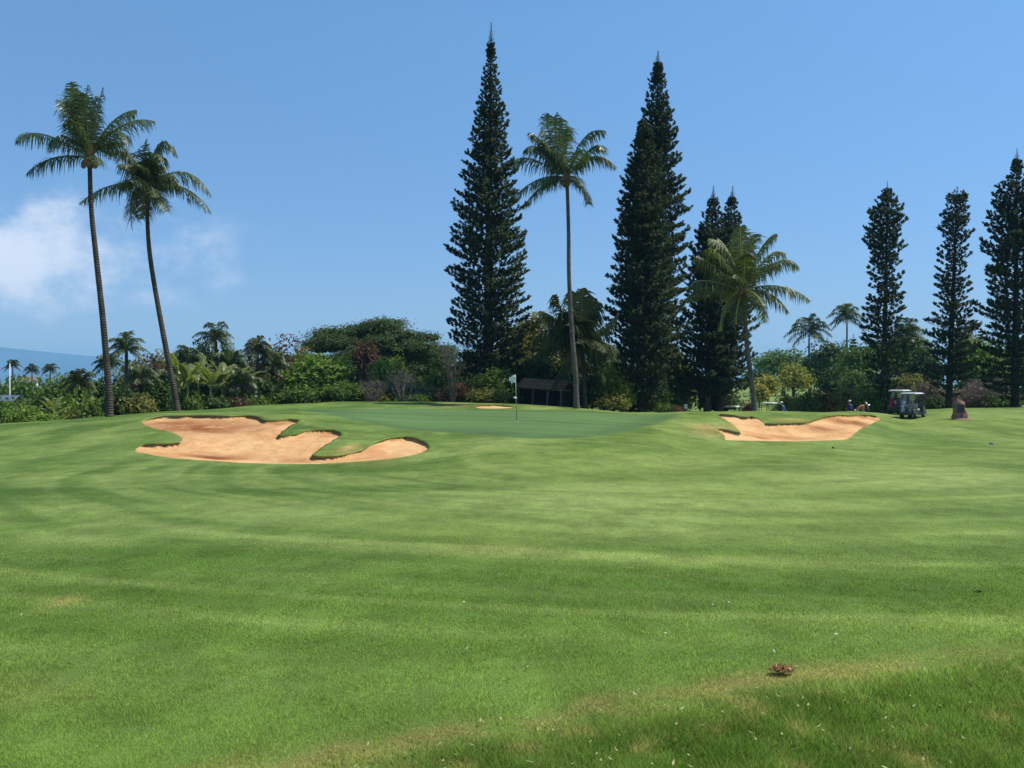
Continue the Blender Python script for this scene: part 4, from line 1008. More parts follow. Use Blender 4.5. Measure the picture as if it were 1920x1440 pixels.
# ------------------------------------------------------------------ buildings
M['roofbrown'] = mat_simple('roof_brown', (.13,.075,.06), .85, .4, 3, bump=.03); M['shingle'] = mat_simple('weathered_shingle', (.30,.17,.10), .95, .55, 5, bump=.04, spec=.05)
M['darkwall'] = mat_simple('dark_timber', (.05,.045,.04), .8, .4, 3); M['whitewall'] = mat_simple('white_paint', (.78,.78,.75), .6, .1, 2)
M['bluegrey'] = mat_simple('metal_roof_blue', (.15,.19,.25), .35, .15, 2, metal=.3); M['tanwall'] = mat_simple('tan_plaster', (.20,.15,.12), .8, .2, 2)
M['glassd'] = mat_simple('window_glass', (.10,.13,.18), .08, .2, 1, spec=.8); M['wood'] = mat_simple('post_wood', (.16,.11,.08), .8, .4, 4)
def gable(b, x0, x1, y0, y1, z0, z1, th=.12):
    ym = (y0+y1)/2
    b.add([(x0,y0,z0),(x1,y0,z0),(x1,ym,z1),(x0,ym,z1),(x0,y1,z0),(x1,y1,z0),(x0,y0,z0-th),(x1,y0,z0-th),(x1,ym,z1-th),(x0,ym,z1-th),(x0,y1,z0-th),(x1,y1,z0-th)],
          [(0,1,2,3),(3,2,5,4),(6,9,8,7),(9,10,11,8),(0,6,7,1),(4,5,11,10),(0,3,9,6),(3,4,10,9),(1,7,8,2),(2,8,11,5)])
D = 63; x = wx(1022, D); g = H(x, D)
t = thing('hut', 'low dark hut with a weathered shingle roof behind the slender palm', 'hut', (x, D, g), R(-22))
zr = wz(726, D) - g; zt = wz(711, D) - g; t.rotation_euler[1] = R(3.5)
b = Buf(); gable(b, -1.75, 1.75, -1.6, 1.6, zr, zt); b.obj('roof', M['shingle'], t, bevel=.01)
b = Buf(); b.box((0, 1.0, zr/2-.2), (3.0, .1, zr-.1)); b.box((-1.45, 0, zr/2-.2), (.1, 1.9, zr-.1)); b.box((1.45, 0, zr/2-.2), (.1, 1.9, zr-.1)); b.obj('wall', M['darkwall'], t)
for px_ in (-1.6, -.5, .6, 1.6):
    b = Buf(); b.box((px_, -1.35, zr/2-.15), (.12, .12, zr)); b.obj('post', M['wood'], t, bevel=.01)
D = 98; x = wx(800, D); g = H(x, D)
t = thing('house', 'brown roofed house with blue grey windows glimpsed behind the thicket', 'house', (x, D, g), R(4))
zr = wz(680, D)-g; zt = wz(668, D)-g
b = Buf(); gable(b, -4.2, 3.2, -3, 4, zr, zt); b.obj('roof', M['roofbrown'], t)
b = Buf(); b.box((-.5, .8, zr/2-.1), (6.6, 5.6, zr-.15)); b.obj('wall', M['tanwall'], t)
for k in range(3):
    b = Buf(); b.box((-2.3+k*2.0, -2.03, zr-1.0), (1.7, .06, 1.1)); w_ = b.obj('window', M['glassd'], t)
    b = Buf(); b.box((-2.3+k*2.0, -2.09, zr-.42), (1.8, .05, .06)); b.box((-2.3+k*2.0, -2.09, zr-1.58), (1.8, .05, .06)); b.box((-2.3+k*2.0, -2.09, zr-1.0), (.05, .05, 1.1)); b.obj('frame', M['whitewall'], w_)
D = 100; x = wx(712, D); g = H(x, D)
t = thing('house', 'flat white roofed building glimpsed between the shrubs under the umbrella tree', 'house', (x, D, g), 0)
zr = wz(667, D)-g
b = Buf(); b.box((0, 0, zr+.12), (4.4, 6, .34)); b.obj('roof', M['whitewall'], t, bevel=.02)
b = Buf(); b.box((0, 0, zr/2-.1), (3.8, 5.4, zr-.12)); b.obj('wall', M['bluegrey'], t)
b = Buf(); b.box((.2, -2.72, zr-.9), (1.6, .06, 1.1)); b.obj('window', M['glassd'], t)
D = 75; x = wx(8, D); g = H(x, D)
t = thing('shed', 'low shed with a blue grey metal roof at the left edge', 'shed', (x, D, g), R(6))
zr = wz(751, D)-g; zt = wz(741, D)-g
b = Buf(); gable(b, -1.6, 1.25, -1.2, 1.2, zr, zt, .06); b.obj('roof', M['bluegrey'], t)
b = Buf(); b.box((-.15, 0, zr/2-.05), (2.3, 1.9, zr-.08)); b.obj('wall', M['darkwall'], t)
b = Buf(); b.box((-.3, -.97, zr/2-.1), (.8, .05, zr*.7)); b.obj('door', M['wood'], t)
D = 190; x = wx(54, D); g = H(x, D)
t = thing('house', 'tiny far pale house beneath the tiny palms at the left', 'house', (x, D, g), R(20))
zr = wz(716, D)-g; zt = wz(706, D)-g
b = Buf(); gable(b, -2.2, 2.2, -3, 3, zr, zt); b.obj('roof', M['tanwall'], t)
b = Buf(); b.box((0, 0, zr/2-.1), (3.8, 5, zr-.15)); b.obj('wall', M['whitewall'], t)
b = Buf(); b.box((.2, -2.53, zr-1.1), (1.0, .05, .8)); b.obj('window', M['glassd'], t)
# poles
D = 80; x = wx(18.5, D); g = H(x, D); zt = wz(679, D)-g
t = thing('lamp_pole', 'thin white pole at the left edge behind the shed', 'pole', (x, D, g))
b = Buf(); b.tube([(0,0,-.1),(0,0,zt)], [.05,.04], 8); b.obj('post', M['whitewall'], t, True)
b = Buf(); b.lathe([(.04,0),(.11,.05),(.11,.12),(.02,.16)], (0,0,zt-.04), 8); b.obj('cap', M['bluegrey'], t, True)
D = 125; x = wx(1489, D); g = H(x, D); zt = wz(650, D)-g
t = thing('utility_pole', 'thin brown utility pole beside the yellow flowering trees', 'pole', (x, D, g))
b = Buf(); b.tube([(0,0,-.1),(0,0,zt)], [.14,.10], 8); b.obj('post', M['wood'], t, True)
b = Buf(); b.box((0,0,zt-.35), (.8,.12,.12)); b.obj('crossarm', M['wood'], t)

# ------------------------------------------------------------------ small course furniture
M['white'] = mat_simple('white_gloss', (.80,.80,.78), .35, .05, 2); M['offwhite'] = mat_simple('cream_gloss', (.72,.70,.60), .4, .08, 2)
M['black'] = mat_simple('black_plastic', (.02,.02,.022), .5, .2, 3); M['rubber'] = mat_simple('rubber', (.025,.025,.025), .85, .2, 6)
M['flag'] = mat_leaf('flag_cloth', (.9,.9,.88), (.85,.85,.83), .3, .8)
M['yellowp'] = mat_simple('yellow_paint', (.62,.60,.32), .4, .1, 2); M['poled'] = mat_simple('pole_dark', (.05,.09,.06), .5, .2, 2)
x, y = ground_at(969, 790); z = H(x, y)
t = thing('flagstick', 'golf flagstick with a limp white flag standing on the green', 'golf flag', (x, y, z))
hp = wz(702, y)-z
b = Buf(); b.tube([(0,0,0),(-.02,0,hp*.32)], .014, 6); b.obj('pole_base', M['poled'], t, True)
b = Buf(); b.tube([(-.02,0,hp*.32),(-.065,0,hp)], [.016,.013], 6); b.obj('pole', M['yellowp'], t, True)
nx_, nz_ = 12, 12; V = []
for i in range(nx_+1):
    for j in range(nz_+1):
        u, v = i/nx_, j/nz_
        V.append((-.065 - .27*u*(1-.35*v) + .03*math.sin(v*7+u*3), .05*math.sin(u*9+v*2)*(.3+u), hp-.02 - .34*v - .12*u*u - .05*u*math.sin(v*5)))
Fq = [(i*(nz_+1)+j, i*(nz_+1)+j+1, (i+1)*(nz_+1)+j+1, (i+1)*(nz_+1)+j) for i in range(nx_) for j in range(nz_)]
np_mesh('flag', np.array(V), np.array(Fq), M['white'], t, True, {'v': np.full(len(V), .9)})
b = Buf(); b.lathe([(.01,-.05),(.05,-.03),(.055,.02),(.01,.05)], (-.05,0,hp*.5), 8); b.box((-.11,0,hp*.5+.01), (.10,.03,.08)); b.obj('distance_marker', M['white'], t, True)
x0_, y0_ = ground_at(969, 790)
b = Buf(); b.lathe([(.054,0),(.058,.012),(.050,.012),(.048,-.10),(.01,-.10)], (0,0,0), 16); b.obj('cup_rim', M['white'], t, True)

x, y = ground_at(1286, 771.5); y = 57.0; x = wx(1286, y); z = H(x, y)
t = thing('tee_sign', 'small white sign on a short dark post left of the twin pines', 'sign', (x, y, z), R(-12))
zb = wz(766, y)-z; zt = wz(758, y)-z
b = Buf(); b.box((0,0,zt/2-.05), (.07,.06,zt)); b.obj('post', M['darkwall'], t)
b = Buf(); b.box((0,-.05,(zb+zt)/2), (.19,.03,zt-zb)); b.obj('board', M['offwhite'], t, bevel=.008)

# stone marker with a plaque
D = 54.5; x = wx(1800, D); z = H(x, D)
M['lava'] = mat_simple('red_brown_rock', (.38,.20,.12), .9, .5, 3.5, bump=.06, c2=(.16,.10,.08)); M['plaque'] = mat_simple('dark_bronze', (.055,.055,.062), .4, .3, 4, metal=.6); M['reddirt'] = mat_simple('red_dirt', (.36,.20,.12), .95, .3, 4)
t = thing('stone_marker', 'upright red brown rock with a dark plaque, on the grass right of the golf carts', 'stone marker', (x, D, z), R(-24)); t.scale = (.88, .88, .92)
rg = np.random.default_rng(5); prof = [(.60,-.1),(.55,.12),(.47,.4),(.42,.7),(.38,.95),(.31,1.13),(.17,1.25)]
vs = []; n = 14
for r, h in prof:
    for k in range(n):
        a = 2*PI*k/n; q = r*(1+.10*rg.normal()*.9); ca, sa = math.cos(a), math.sin(a)
        vs.append((np.sign(ca)*abs(ca)**.75*q - .06*(h > .5), np.sign(sa)*abs(sa)**.75*q*.62, h + .03*rg.normal()))
m_ = len(prof); fs = [(i*n+k, i*n+(k+1) % n, (i+1)*n+(k+1) % n, (i+1)*n+k) for i in range(m_-1) for k in range(n)] + [tuple((m_-1)*n+k for k in range(n))]
b = Buf(); b.add(vs, fs); b.obj('rock', M['lava'], t, False)
b = Buf(); b.box((.05,-.345,.74), (.44,.05,.52), (R(-9),0,0)); pq = b.obj('plaque', M['plaque'], t, bevel=.012)
b = Buf()
for k in range(6): b.box((.05, -.372+.026*(k-2.5)*.30, .90-k*.06), (.30-.05*(k % 2), .01, .012), (R(-9),0,0))
b.obj('raised_line', M['lava'], pq)
b = Buf(); b.lathe([(.8,-.06),(.72,.02),(.5,.06),(.2,.07)], (.1,-.1,0), 18); b.obj('dirt_base', M['reddirt'], t, True)

def pebble(name, px, py, s, mat, label, cat, seed):
    x, y = ground_at(px, py); rg = np.random.default_rng(seed)
    b = Buf(); vs = []; n = 8
    for r, h in ((.5,-.1),(.5,.15),(.36,.36),(.14,.46)):
        for k in range(n):
            a = 2*PI*k/n; q = r*(1+.18*rg.normal()); vs.append((math.cos(a)*q*s, math.sin(a)*q*s*.8, h*s))
    b.add(vs, [(i*n+k, i*n+(k+1) % n, (i+1)*n+(k+1) % n, (i+1)*n+k) for i in range(3) for k in range(n)] + [tuple(3*n+k for k in range(n))])
    o = b.obj(name, M[mat], None, True); o.location = (x, y, H(x, y)+.01); tagp(o, label, cat)
M['palestone'] = mat_simple('pale_stone', (.30,.29,.24), .9, .3, 8, bump=.02)
pebble('yardage_stone', 1859, 833, .21, 'palestone', 'small pale stone set in the fairway near the right edge', 'stone', 1)
pebble('tee_marker', 1828, 764.6, .26, 'white', 'small white marker on the crest right of the stone marker', 'marker', 2)
pebble('sprinkler_head', 1562, 842, .11, 'black', 'tiny dark sprinkler head in the grass in front of the right bunker', 'sprinkler', 3)

# dry clod and leaf in the foreground
def clod(px, py, s, seed, label, name, cat, n=150, mat='dead'):
    rg = np.random.default_rng(seed); x, y = ground_at(px, py); z = H(x, y); LV = Leaves()
    d = norm(rg.normal(size=(n, 3))+np.array([0,0,.4])); c = d*np.array([1.15,.7,.5])*s*rg.random((n, 1))**.5; c[:, 2] = abs(c[:, 2])+.015
    LV.add(leaf_quads(c, norm(rg.normal(size=(n, 3))), s*(.16+.25*rg.random(n)), s*(.05+.07*rg.random(n)), rg), rg.random(n))
    o = LV.obj(name, M[mat], None); o.location = (x, y, z+.01); tagp(o, label, cat)
M['clod'] = mat_leaf('dry_clod', (.34,.19,.10), (.72,.47,.26), .35, .9); M['leafb'] = mat_leaf('brown_leaf', (.06,.04,.03), (.13,.09,.06), .1, .8)
clod(1465, 1266, .060, 1, 'dry reddish brown clod of dead grass lying on the foreground ridge', 'grass_clod', 'clod', 260, 'clod')
clod(1834, 1116, .032, 2, 'small dark dry leaf lying on the fairway near the right edge', 'dry_leaf', 'leaf', 60, 'leafb')
for i, (px, py, l) in enumerate(((870,1138,'tiny white petal left of the pair of petals, in the middle foreground'),(1337,1143,'tiny white petal in the grass, left one of two close together'),(1368,1139,'tiny white petal in the grass, right one of two close together'),(1567,1200,'tiny white petal straight above and right of the brown clod'),(1451,1233,'tiny white petal just above the brown clod'),(1248,1198,'tiny white petal left above the brown clod'),(875,1228,'tiny pale petal low in the middle foreground'),(40,1162,'tiny white petal near the left edge below the brown patch'))):
    rg = np.random.default_rng(i); x, y = ground_at(px, py); LV = Leaves(); c = rg.normal(size=(5, 3))*.004; c[:, 2] = abs(c[:, 2])
    LV.add(leaf_quads(c*.7, norm(rg.normal(size=(5, 3))*.5+np.array([0,-.5,1])), .007, .005, rg), np.full(5, .9))
    o = LV.obj('fallen_petal', M['flag'], None); o.location = (x, y, H(x, y)+.038); tagp(o, l, 'petal', 'white petals fallen on the grass')

# ------------------------------------------------------------------ golf carts
def wheel(t, x, y, r=.23, w=.2):
    b = Buf(); b.lathe([(r*.55,-w/2),(r*.93,-w/2),(r,-w*.3),(r,w*.3),(r*.93,w/2),(r*.55,w/2)], (x,y,r), 18, 'x'); o = b.obj('tyre', M['rubber'], t, True)
    b = Buf(); b.lathe([(r*.15,-w/2-.01),(r*.5,-w/2+.02),(r*.55,w/2-.02),(r*.15,w/2+.01)], (x,y,r), 14, 'x'); b.obj('rim', M['white'], o, True)
def cart(loc, rz, label, body='white', roof='white'):
    t = thing('golf_cart', label, 'golf cart', loc, rz, 'golf carts parked beyond the green'); body = 'cartbody'; t.scale = (.88, .88, .88)
    pf = [(1.18,.22),(1.26,.40),(1.20,.62),(.98,.80),(.70,.98),(.62,.96),(.60,.55),(.56,.27),(.12,.25),(.06,.58),(-.42,.60),(-.48,.74),(-.98,.72),(-1.12,.62),(-1.14,.30),(-1.0,.24)]
    b = Buf(); b.prism(pf, -.56, .56); b.obj('body', M[body], t, bevel=.03)
    b = Buf(); b.box((0,-.12,.66), (1.02,.50,.12)); b.obj('seat', M['seatm'], t, bevel=.04)
    b = Buf(); b.box((0,-.42,.92), (1.02,.10,.36), (R(-8),0,0)); b.obj('backrest', M['seatm'], t, bevel=.04)
    for s in (-1, 1):
        b = Buf(); b.tube([(s*.50,.80,.92),(s*.50,.58,1.82)], .02, 6); b.obj('roof_post', M['black'], t, True)
        b = Buf(); b.tube([(s*.52,-.52,.72),(s*.50,-.72,1.30),(s*.50,-.68,1.82)], .022, 6); b.obj('roof_post', M['black'], t, True)
    b = Buf(); b.box((0,1.16,.50), (1.0,.2,.16)); b.obj('bumper', M['white'], t, bevel=.05)
    b = Buf(); b.box((0,-.08,1.86), (1.16,1.62,.07)); b.box((0,-.08,1.91), (.98,1.40,.05)); b.obj('roof', M[roof], t, bevel=.03)
    b = Buf(); b.box((0,.70,1.34), (.96,.012,.78), (R(13.5),0,0)); b.obj('windscreen', M['clear'], t)
    b = Buf(); P = [(-.25+.17*math.cos(a), .50+.06*math.sin(a), 1.0+.15*math.sin(a)) for a in np.linspace(0, 2*PI, 17)]; b.tube(P, .015, 5); b.tube([(-.25,.50,1.0),(-.25,.68,.86)], .02, 5); b.obj('steering_wheel', M['black'], t, True)
    b = Buf()
    for z in (.80, 1.12): b.tube([(-.5,-.72,z),(-.48,-.98,z),(.48,-.98,z),(.5,-.72,z)], .018, 5)
    b.box((0,-1.05,.42), (.9,.30,.05)); b.obj('bag_rack', M['black'], t)
    for s in (-1, 1):
        for yy in (.82, -.72): wheel(t, s*.50, yy)
        b = Buf(); b.lathe([(.02,0),(.07,.01),(.07,.03),(.02,.04)], (s*.38,1.20,.62), 10, rot=None); b.obj('headlight', M['glassd'], t)
    return t
M['cartbody'] = mat_simple('cart_body_grey_green', (.06,.07,.065), .4, .3, 2)
M['seatm'] = mat_simple('cream_vinyl', (.55,.52,.45), .6, .1, 3)
m, nt, out = new_mat('clear_screen'); g_ = N(nt, 'ShaderNodeBsdfGlossy'); setin(g_, Roughness=.03); tr_ = N(nt, 'ShaderNodeBsdfTransparent'); tr_.inputs[0].default_value = (.82,.88,.88,1)
mx_ = N(nt, 'ShaderNodeMixShader'); mx_.inputs[0].default_value = .12; nt.links.new(tr_.outputs[0], mx_.inputs[1]); nt.links.new(g_.outputs[0], mx_.inputs[2]); nt.links.new(mx_.outputs[0], out.inputs[0]); M['clear'] = m
def golf_bag(cartloc, rz, side, col, label, col2=(.7,.7,.72)):
    mm = mat_simple('bag_cloth', col, .7, .3, 6, c2=col2)
    mat4 = Matrix.Translation(cartloc) @ Matrix.Rotation(rz, 4, 'Z'); p = mat4 @ (Vector((side*.25, -1.06, .45))*.88)
    t = thing('golf_bag', label, 'golf bag', p, rz, 'golf bags strapped on the carts'); t.scale = (.88, .88, .88)
    tilt = (R(-10), 0, 0)
    b = Buf(); b.lathe([(.11,0),(.14,.03),(.13,.3),(.14,.6),(.155,.80),(.14,.84)], (0,0,0), 12, rot=tilt); b.obj('bag', mm, t, True)
    b = Buf(); b.box((0,-.15,.30), (.17,.08,.34), tilt); b.obj('pocket', mm, t, bevel=.03)
    b = Buf(); b.tube([(.13,0,.7),(.2,-.05,.5),(.13,-.02,.25)], .018, 5); b.obj('strap', M['black'], t, True)
    for k in range(6):
        a = k*1.05; q = Vector((math.cos(a)*.08, math.sin(a)*.08+.15, .80)); hh = .28+.08*(k % 3)
        b = Buf(); b.tube([q, q+Vector((math.cos(a)*.03,.04,hh))], .009, 5); b.tube([q+Vector((math.cos(a)*.03,.04,hh)), q+Vector((math.cos(a)*.03+.07,.04,hh+.03))], [.022,.035], 6); b.obj('golf_club', M['steel'], t, True)
M['steel'] = mat_simple('steel', (.55,.56,.58), .3, .1, 3, metal=.8)
def cart_at(px, D, rz, label, **k):
    x = wx(px, D); c = (x, D, H(x, D)); cart(c, rz, label, **k); return c
c1 = cart_at(1711, 58.5, R(-46), 'white roofed golf cart nearest the viewer, with a purple and white bag on its back')
golf_bag(c1, R(-46), -1, (.85,.85,.88), 'purple and white golf bag on the nearest golf cart', (.16,.10,.30)); golf_bag(c1, R(-46), 1, (.03,.03,.035), 'black golf bag on the nearest golf cart', (.3,.3,.3))
c2 = cart_at(1688, 61.4, R(-46), 'white roofed golf cart parked behind the nearest one, with a red bag')
golf_bag(c2, R(-46), -1, (.40,.03,.05), 'dark red golf bag on the cart behind the nearest one', (.28,.02,.04)); golf_bag(c2, R(-46), 1, (.05,.05,.06), 'dark golf bag beside the red one', (.02,.02,.02))
def low_cart(px, D, toprow, rz, label, roof='offwhite'):
    """cart standing lower, behind the crest"""
    x = wx(px, D); z = wz(toprow, D) - 1.70; cart((x, D, max(z, H(x, D))), rz, label, 'white', roof)
    return (x, D, max(z, H(x, D)))
for q in ((1374,72,761,R(-32),'cream roofed golf cart mostly hidden by the crest, left of the yellowish palm foot'),(1443,70,754.5,R(-34),'cream roofed golf cart right of the yellowish palm foot, beside a golfer')): low_cart(*q)

# ------------------------------------------------------------------ people
M['skin'] = mat_simple('skin', (.45,.26,.18), .6, .1, 5); M['navy'] = mat_simple('navy_shirt', (.02,.04,.20), .8, .3, 4); M['blue'] = mat_simple('blue_shirt', (.04,.16,.55), .8, .3, 4)
M['orange'] = mat_simple('orange_shirt', (.80,.22,.06), .8, .2, 4); M['khaki'] = mat_simple('khaki', (.40,.34,.24), .8, .2, 4); M['darkcloth'] = mat_simple('dark_cloth', (.03,.03,.04), .8, .3, 4); M['hair'] = mat_simple('hair', (.05,.035,.025), .7, .3, 8)
def skin_obj(name, J, E, mat, parent, grow=0.0, root=0, sub=1):
    """J: list of (pos, radius)"""
    me = bpy.data.meshes.new(name); me.from_pydata([tuple(j[0]) for j in J], E, []); me.materials.append(mat)
    o = bpy.data.objects.new(name, me); link(o, parent)
    s = o.modifiers.new('skin', 'SKIN'); sv = me.skin_vertices[0].data if me.skin_vertices else None
    if sv is None:
        import bmesh
        bm = bmesh.new(); bm.from_mesh(me); bm.verts.layers.skin.verify(); bm.to_mesh(me); bm.free(); sv = me.skin_vertices[0].data
    for i, j in enumerate(J):
        r = j[1]; r = (r, r) if np.isscalar(r) else r
        sv[i].radius = (r[0]+grow, r[1]+grow); sv[i].use_root = (i == root)
    s.use_smooth_shade = True
    ss = o.modifiers.new('sub', 'SUBSURF'); ss.levels = sub; ss.render_levels = sub
    return o
def person(loc, rz, label, shirt, legs, bend=0.0, arms='down', cap='white', s=1.0):
    t = thing('person', label, 'person', loc, rz, 'golfers beyond the right bunker'); t.scale = (s, s, s)
    Vv = lambda a, b, c: Vector((a, b, c))
    hip = Vv(0, 0, .93)
    def up(p):                      # bend the upper body forward (towards local +y) about the hip
        return Matrix.Rotation(-bend, 3, 'X') @ (p - hip) + hip
    J = []; E = []
    def add(p, r, par=None):
        J.append((p, r)); i = len(J)-1
        if par is not None: E.append((par, i))
        return i
    pel = add(hip, .13); wa = add(up(Vv(0,.01,1.08)), (.145,.105), pel); ch = add(up(Vv(0,.01,1.32)), (.165,.115), wa); nb_ = add(up(Vv(0,0,1.46)), .07, ch)
    nk = add(up(Vv(0,.01,1.54)), .052, nb_); hb = add(up(Vv(0,.02,1.60)), (.072,.085), nk); hm = add(up(Vv(0,.02,1.68)), (.078,.095), hb); ht = add(up(Vv(0,.01,1.75)), (.055,.065), hm)
    nose = add(up(Vv(0,.125,1.665)), .014, hm)
    for sg in (-1, 1): add(up(Vv(sg*.088,.01,1.67)), .014, hm)
    arm = {}
    for sg in (-1, 1):
        sh = add(up(Vv(sg*.19,0,1.42)), .055, ch)
        if arms == 'down': el = up(Vv(sg*.27,-.02,1.15)); wr = up(Vv(sg*.26,.10,.92))
        elif arms == 'front': el = up(Vv(sg*.25,.10,1.18)); wr = up(Vv(sg*.12,.32,1.10))
        else: a0 = up(Vv(sg*.19,0,1.42)); el = a0 + Vv(sg*.03,.03,-.28); wr = a0 + Vv(-sg*.05,.10,-.53)
        ei = add(el, .042, sh); wi = add(wr, .028, ei); d = (wr-el).normalized()
        pm_ = add(wr + d*.06, (.036,.02), wi)
        lat = d.cross(Vector((0,1,0) if abs(d.y) < .9 else (1,0,0))).normalized()
        for k, (o_, L) in enumerate(((-.028,.062),(-.01,.075),(.01,.07),(.027,.055))):
            f1 = add(wr + d*.10 + lat*o_, .009, pm_); f2 = add(wr + d*(.10+L*.55) + lat*o_*1.1 + Vector((0,.012,0)), .008, f1); add(wr + d*(.10+L) + lat*o_ + Vector((0,.028,-.004)), .007, f2)
        th = add(wr + d*.05 + lat*-.045, .010, pm_); add(wr + d*.09 + lat*-.062 + Vector((0,.015,0)), .009, th)
        arm[sg] = (sh, ei)
    leg = {}
    for sg in (-1, 1):
        h_ = add(Vv(sg*.095,0,.86), .095, pel); k_ = add(Vv(sg*.11,.03+bend*.05,.48), .06, h_); a_ = add(Vv(sg*.11,-.02,.09), .038, k_); f_ = add(Vv(sg*.12,.06,.045), (.042,.035), a_); add(Vv(sg*.125,.17,.03), (.038,.022), f_); leg[sg] = (h_, k_, a_, f_)
    bd = skin_obj('body', J, E, M['skin'], t)
    # clothes follow the same joints
    ids = [pel, wa, ch, nb_]; K = [(J[i][0], J[i][1]) for i in ids]; EE = [(0,1),(1,2),(2,3)]
    for sg in (-1, 1):
        sh, ei = arm[sg]; K.append(J[sh]); EE.append((2, len(K)-1)); mid_ = (J[sh][0]*.25 + J[ei][0]*.75); K.append((mid_, .052)); EE.append((len(K)-2, len(K)-1))
    skin_obj('shirt', K, EE, M[shirt], t, .016)
    K = [(J[pel][0]+Vector((0,0,.03)), (.15,.12))]; EE = []
    for sg in (-1, 1):
        h_, k_, a_, f_ = leg[sg]; K.append((J[h_][0], .10)); EE.append((0, len(K)-1)); K.append((J[k_][0], .072)); EE.append((len(K)-2, len(K)-1)); K.append((J[a_][0], .055)); EE.append((len(K)-2, len(K)-1))
    skin_obj('trousers', K, EE, M[legs], t, .012)
    for sg in (-1, 1):
        b = Buf(); b.lathe([(.055,0),(.06,.03),(.05,.07),(.035,.10)], (0,0,0), 10); o = b.obj('shoe', M['white'], t, True); o.scale = (.95,2.3,1); o.location = (sg*.12,.06,0)
    Rm = Matrix.Rotation(-bend, 4, 'X'); hc = up(Vv(0,.015,1.70))
    b = Buf(); b.lathe([(.108,0),(.110,.04),(.095,.085),(.055,.115),(.01,.12)], (0,0,0), 14); b.box((0,.13,.008), (.15,.12,.016)); o = b.obj('cap', M[cap], t, True); o.location = hc; o.rotation_euler = (-bend, 0, 0)
    b = Buf(); b.lathe([(.06,-.09),(.092,-.06),(.098,0),(.09,.02)], (0,0,0), 12); o = b.obj('hair', M['hair'], t, True); o.location = hc + (Rm @ Vector((0,-.022,0))); o.rotation_euler = (-bend, 0, 0)
    fb = Buf()
    for sg in (-1, 1): fb.lathe([(.003,-.008),(.010,0),(.003,.008)], up(Vv(sg*.032,.108,1.68)), 6)
    fb.obj('eyes', M['black'], bd, True)
    b = Buf(); b.box(up(Vv(0,.112,1.625)), (.045,.01,.008)); b.obj('mouth', M['lava'], bd)
def person_at(px, D, headrow, **k):
    x = wx(px, D); z = wz(headrow, D) - 1.82*math.cos(k.get('bend', 0)*.0)
    return (x, D, max(H(x, D), z))
x = wx(1473, 62.5); person((x, 62.5, wz(753,62.5)-1.76), R(80), 'golfer in a bright blue shirt and white cap beside the cream roofed cart', 'blue', 'khaki', .35, 'front')
x = wx(1594, 67); person((x, 67, wz(750,67)-1.82), R(10), 'golfer in a navy shirt and white cap seen from behind, left of a stooping one', 'navy', 'darkcloth', .05, 'front')
x = wx(1607, 66); person((x, 66, wz(757,66)-1.36), R(-95), 'golfer in an orange shirt and white cap stooping to the right', 'orange', 'khaki', .95, 'hang')
# golf bag carried on a stand next to them
x = wx(1621, 65.5); zb_ = H(x, 65.5)
t = thing('golf_bag', 'black golf bag standing right of the stooping golfer in orange', 'golf bag', (x, 65.5, zb_), 0, None)
b = Buf(); b.lathe([(.11,0),(.14,.03),(.13,.3),(.14,.6),(.155,.85),(.14,.90)], (0,0,0), 12, rot=(R(10), R(12), 0)); b.obj('bag', M['darkcloth'], t, True)
b = Buf(); b.box((.0,-.15,.35), (.17,.08,.34)); b.obj('pocket', M['black'], t, bevel=.03)
for k in range(5):
    q = Vector((.17+.05*math.cos(k*1.2), -.14+.05*math.sin(k*1.2), .85)); b = Buf(); b.tube([q, q+Vector((.05,0,.3))], .01, 5); b.tube([q+Vector((.05,0,.3)), q+Vector((.12,0,.33))], [.02,.035], 5); b.obj('golf_club', M['steel'], t, True)

# ------------------------------------------------------------------ far mountain
def mountain():
    D0 = 6800; px = np.linspace(-1500, 900, 240); prof = np.interp(px, [-1500,-900,-400,0,60,120,180,260,400,560,700,900], [641,618,634,652,658,664,670,678,689,700,709,713])
    rows = np.linspace(0, 1, 40); V = []
    for r in rows:
        D = D0 + r*3600
        hx = wx(px, D)
        top = EYE + (HZ-prof)/F*(D0+2880) + 26
        sh = np.sin(np.clip(r*1.25, 0, 1)*PI/2)**.9 if r < .8 else 1-(r-.8)*2
        z = -26 + top*sh + (fbm(hx*.0022+4, np.full_like(hx, D*.0022), 5)-.5)*70*np.sin(min(r*1.4, 1)*PI)
        V.append(np.stack([hx, np.full_like(hx, D), np.maximum(z, -26)], 1))
    V = np.concatenate(V); n = len(px); idx = np.arange(len(V)).reshape(-1, n)
    Q = np.stack([idx[:-1, :-1], idx[:-1, 1:], idx[1:, 1:], idx[1:, :-1]], -1).reshape(-1, 4)
    o = np_mesh('mountain', V, Q, mat_simple('mountain_scrub', (.06,.07,.045), .95, .5, .004), None, True); tagp(o, kind='structure')
mountain()

# ------------------------------------------------------------------ air
b = Buf(); b.box((0, 5600, 112), (17000, 11600+4*100, 2*141)); hz = b.obj('haze', M['white'])
m, nt, out = new_mat('haze_air'); pv = N(nt, 'ShaderNodeVolumePrincipled'); pv.inputs['Color'].default_value = (.30,.60,1.0,1); pv.inputs['Density'].default_value = 1.6e-4; pv.inputs['Anisotropy'].default_value = 0.0
nt.links.new(pv.outputs[0], out.inputs['Volume']); hz.data.materials.clear(); hz.data.materials.append(m); tagp(hz, 'thin blue air between the viewer and the far mountain', 'haze', kind='stuff')

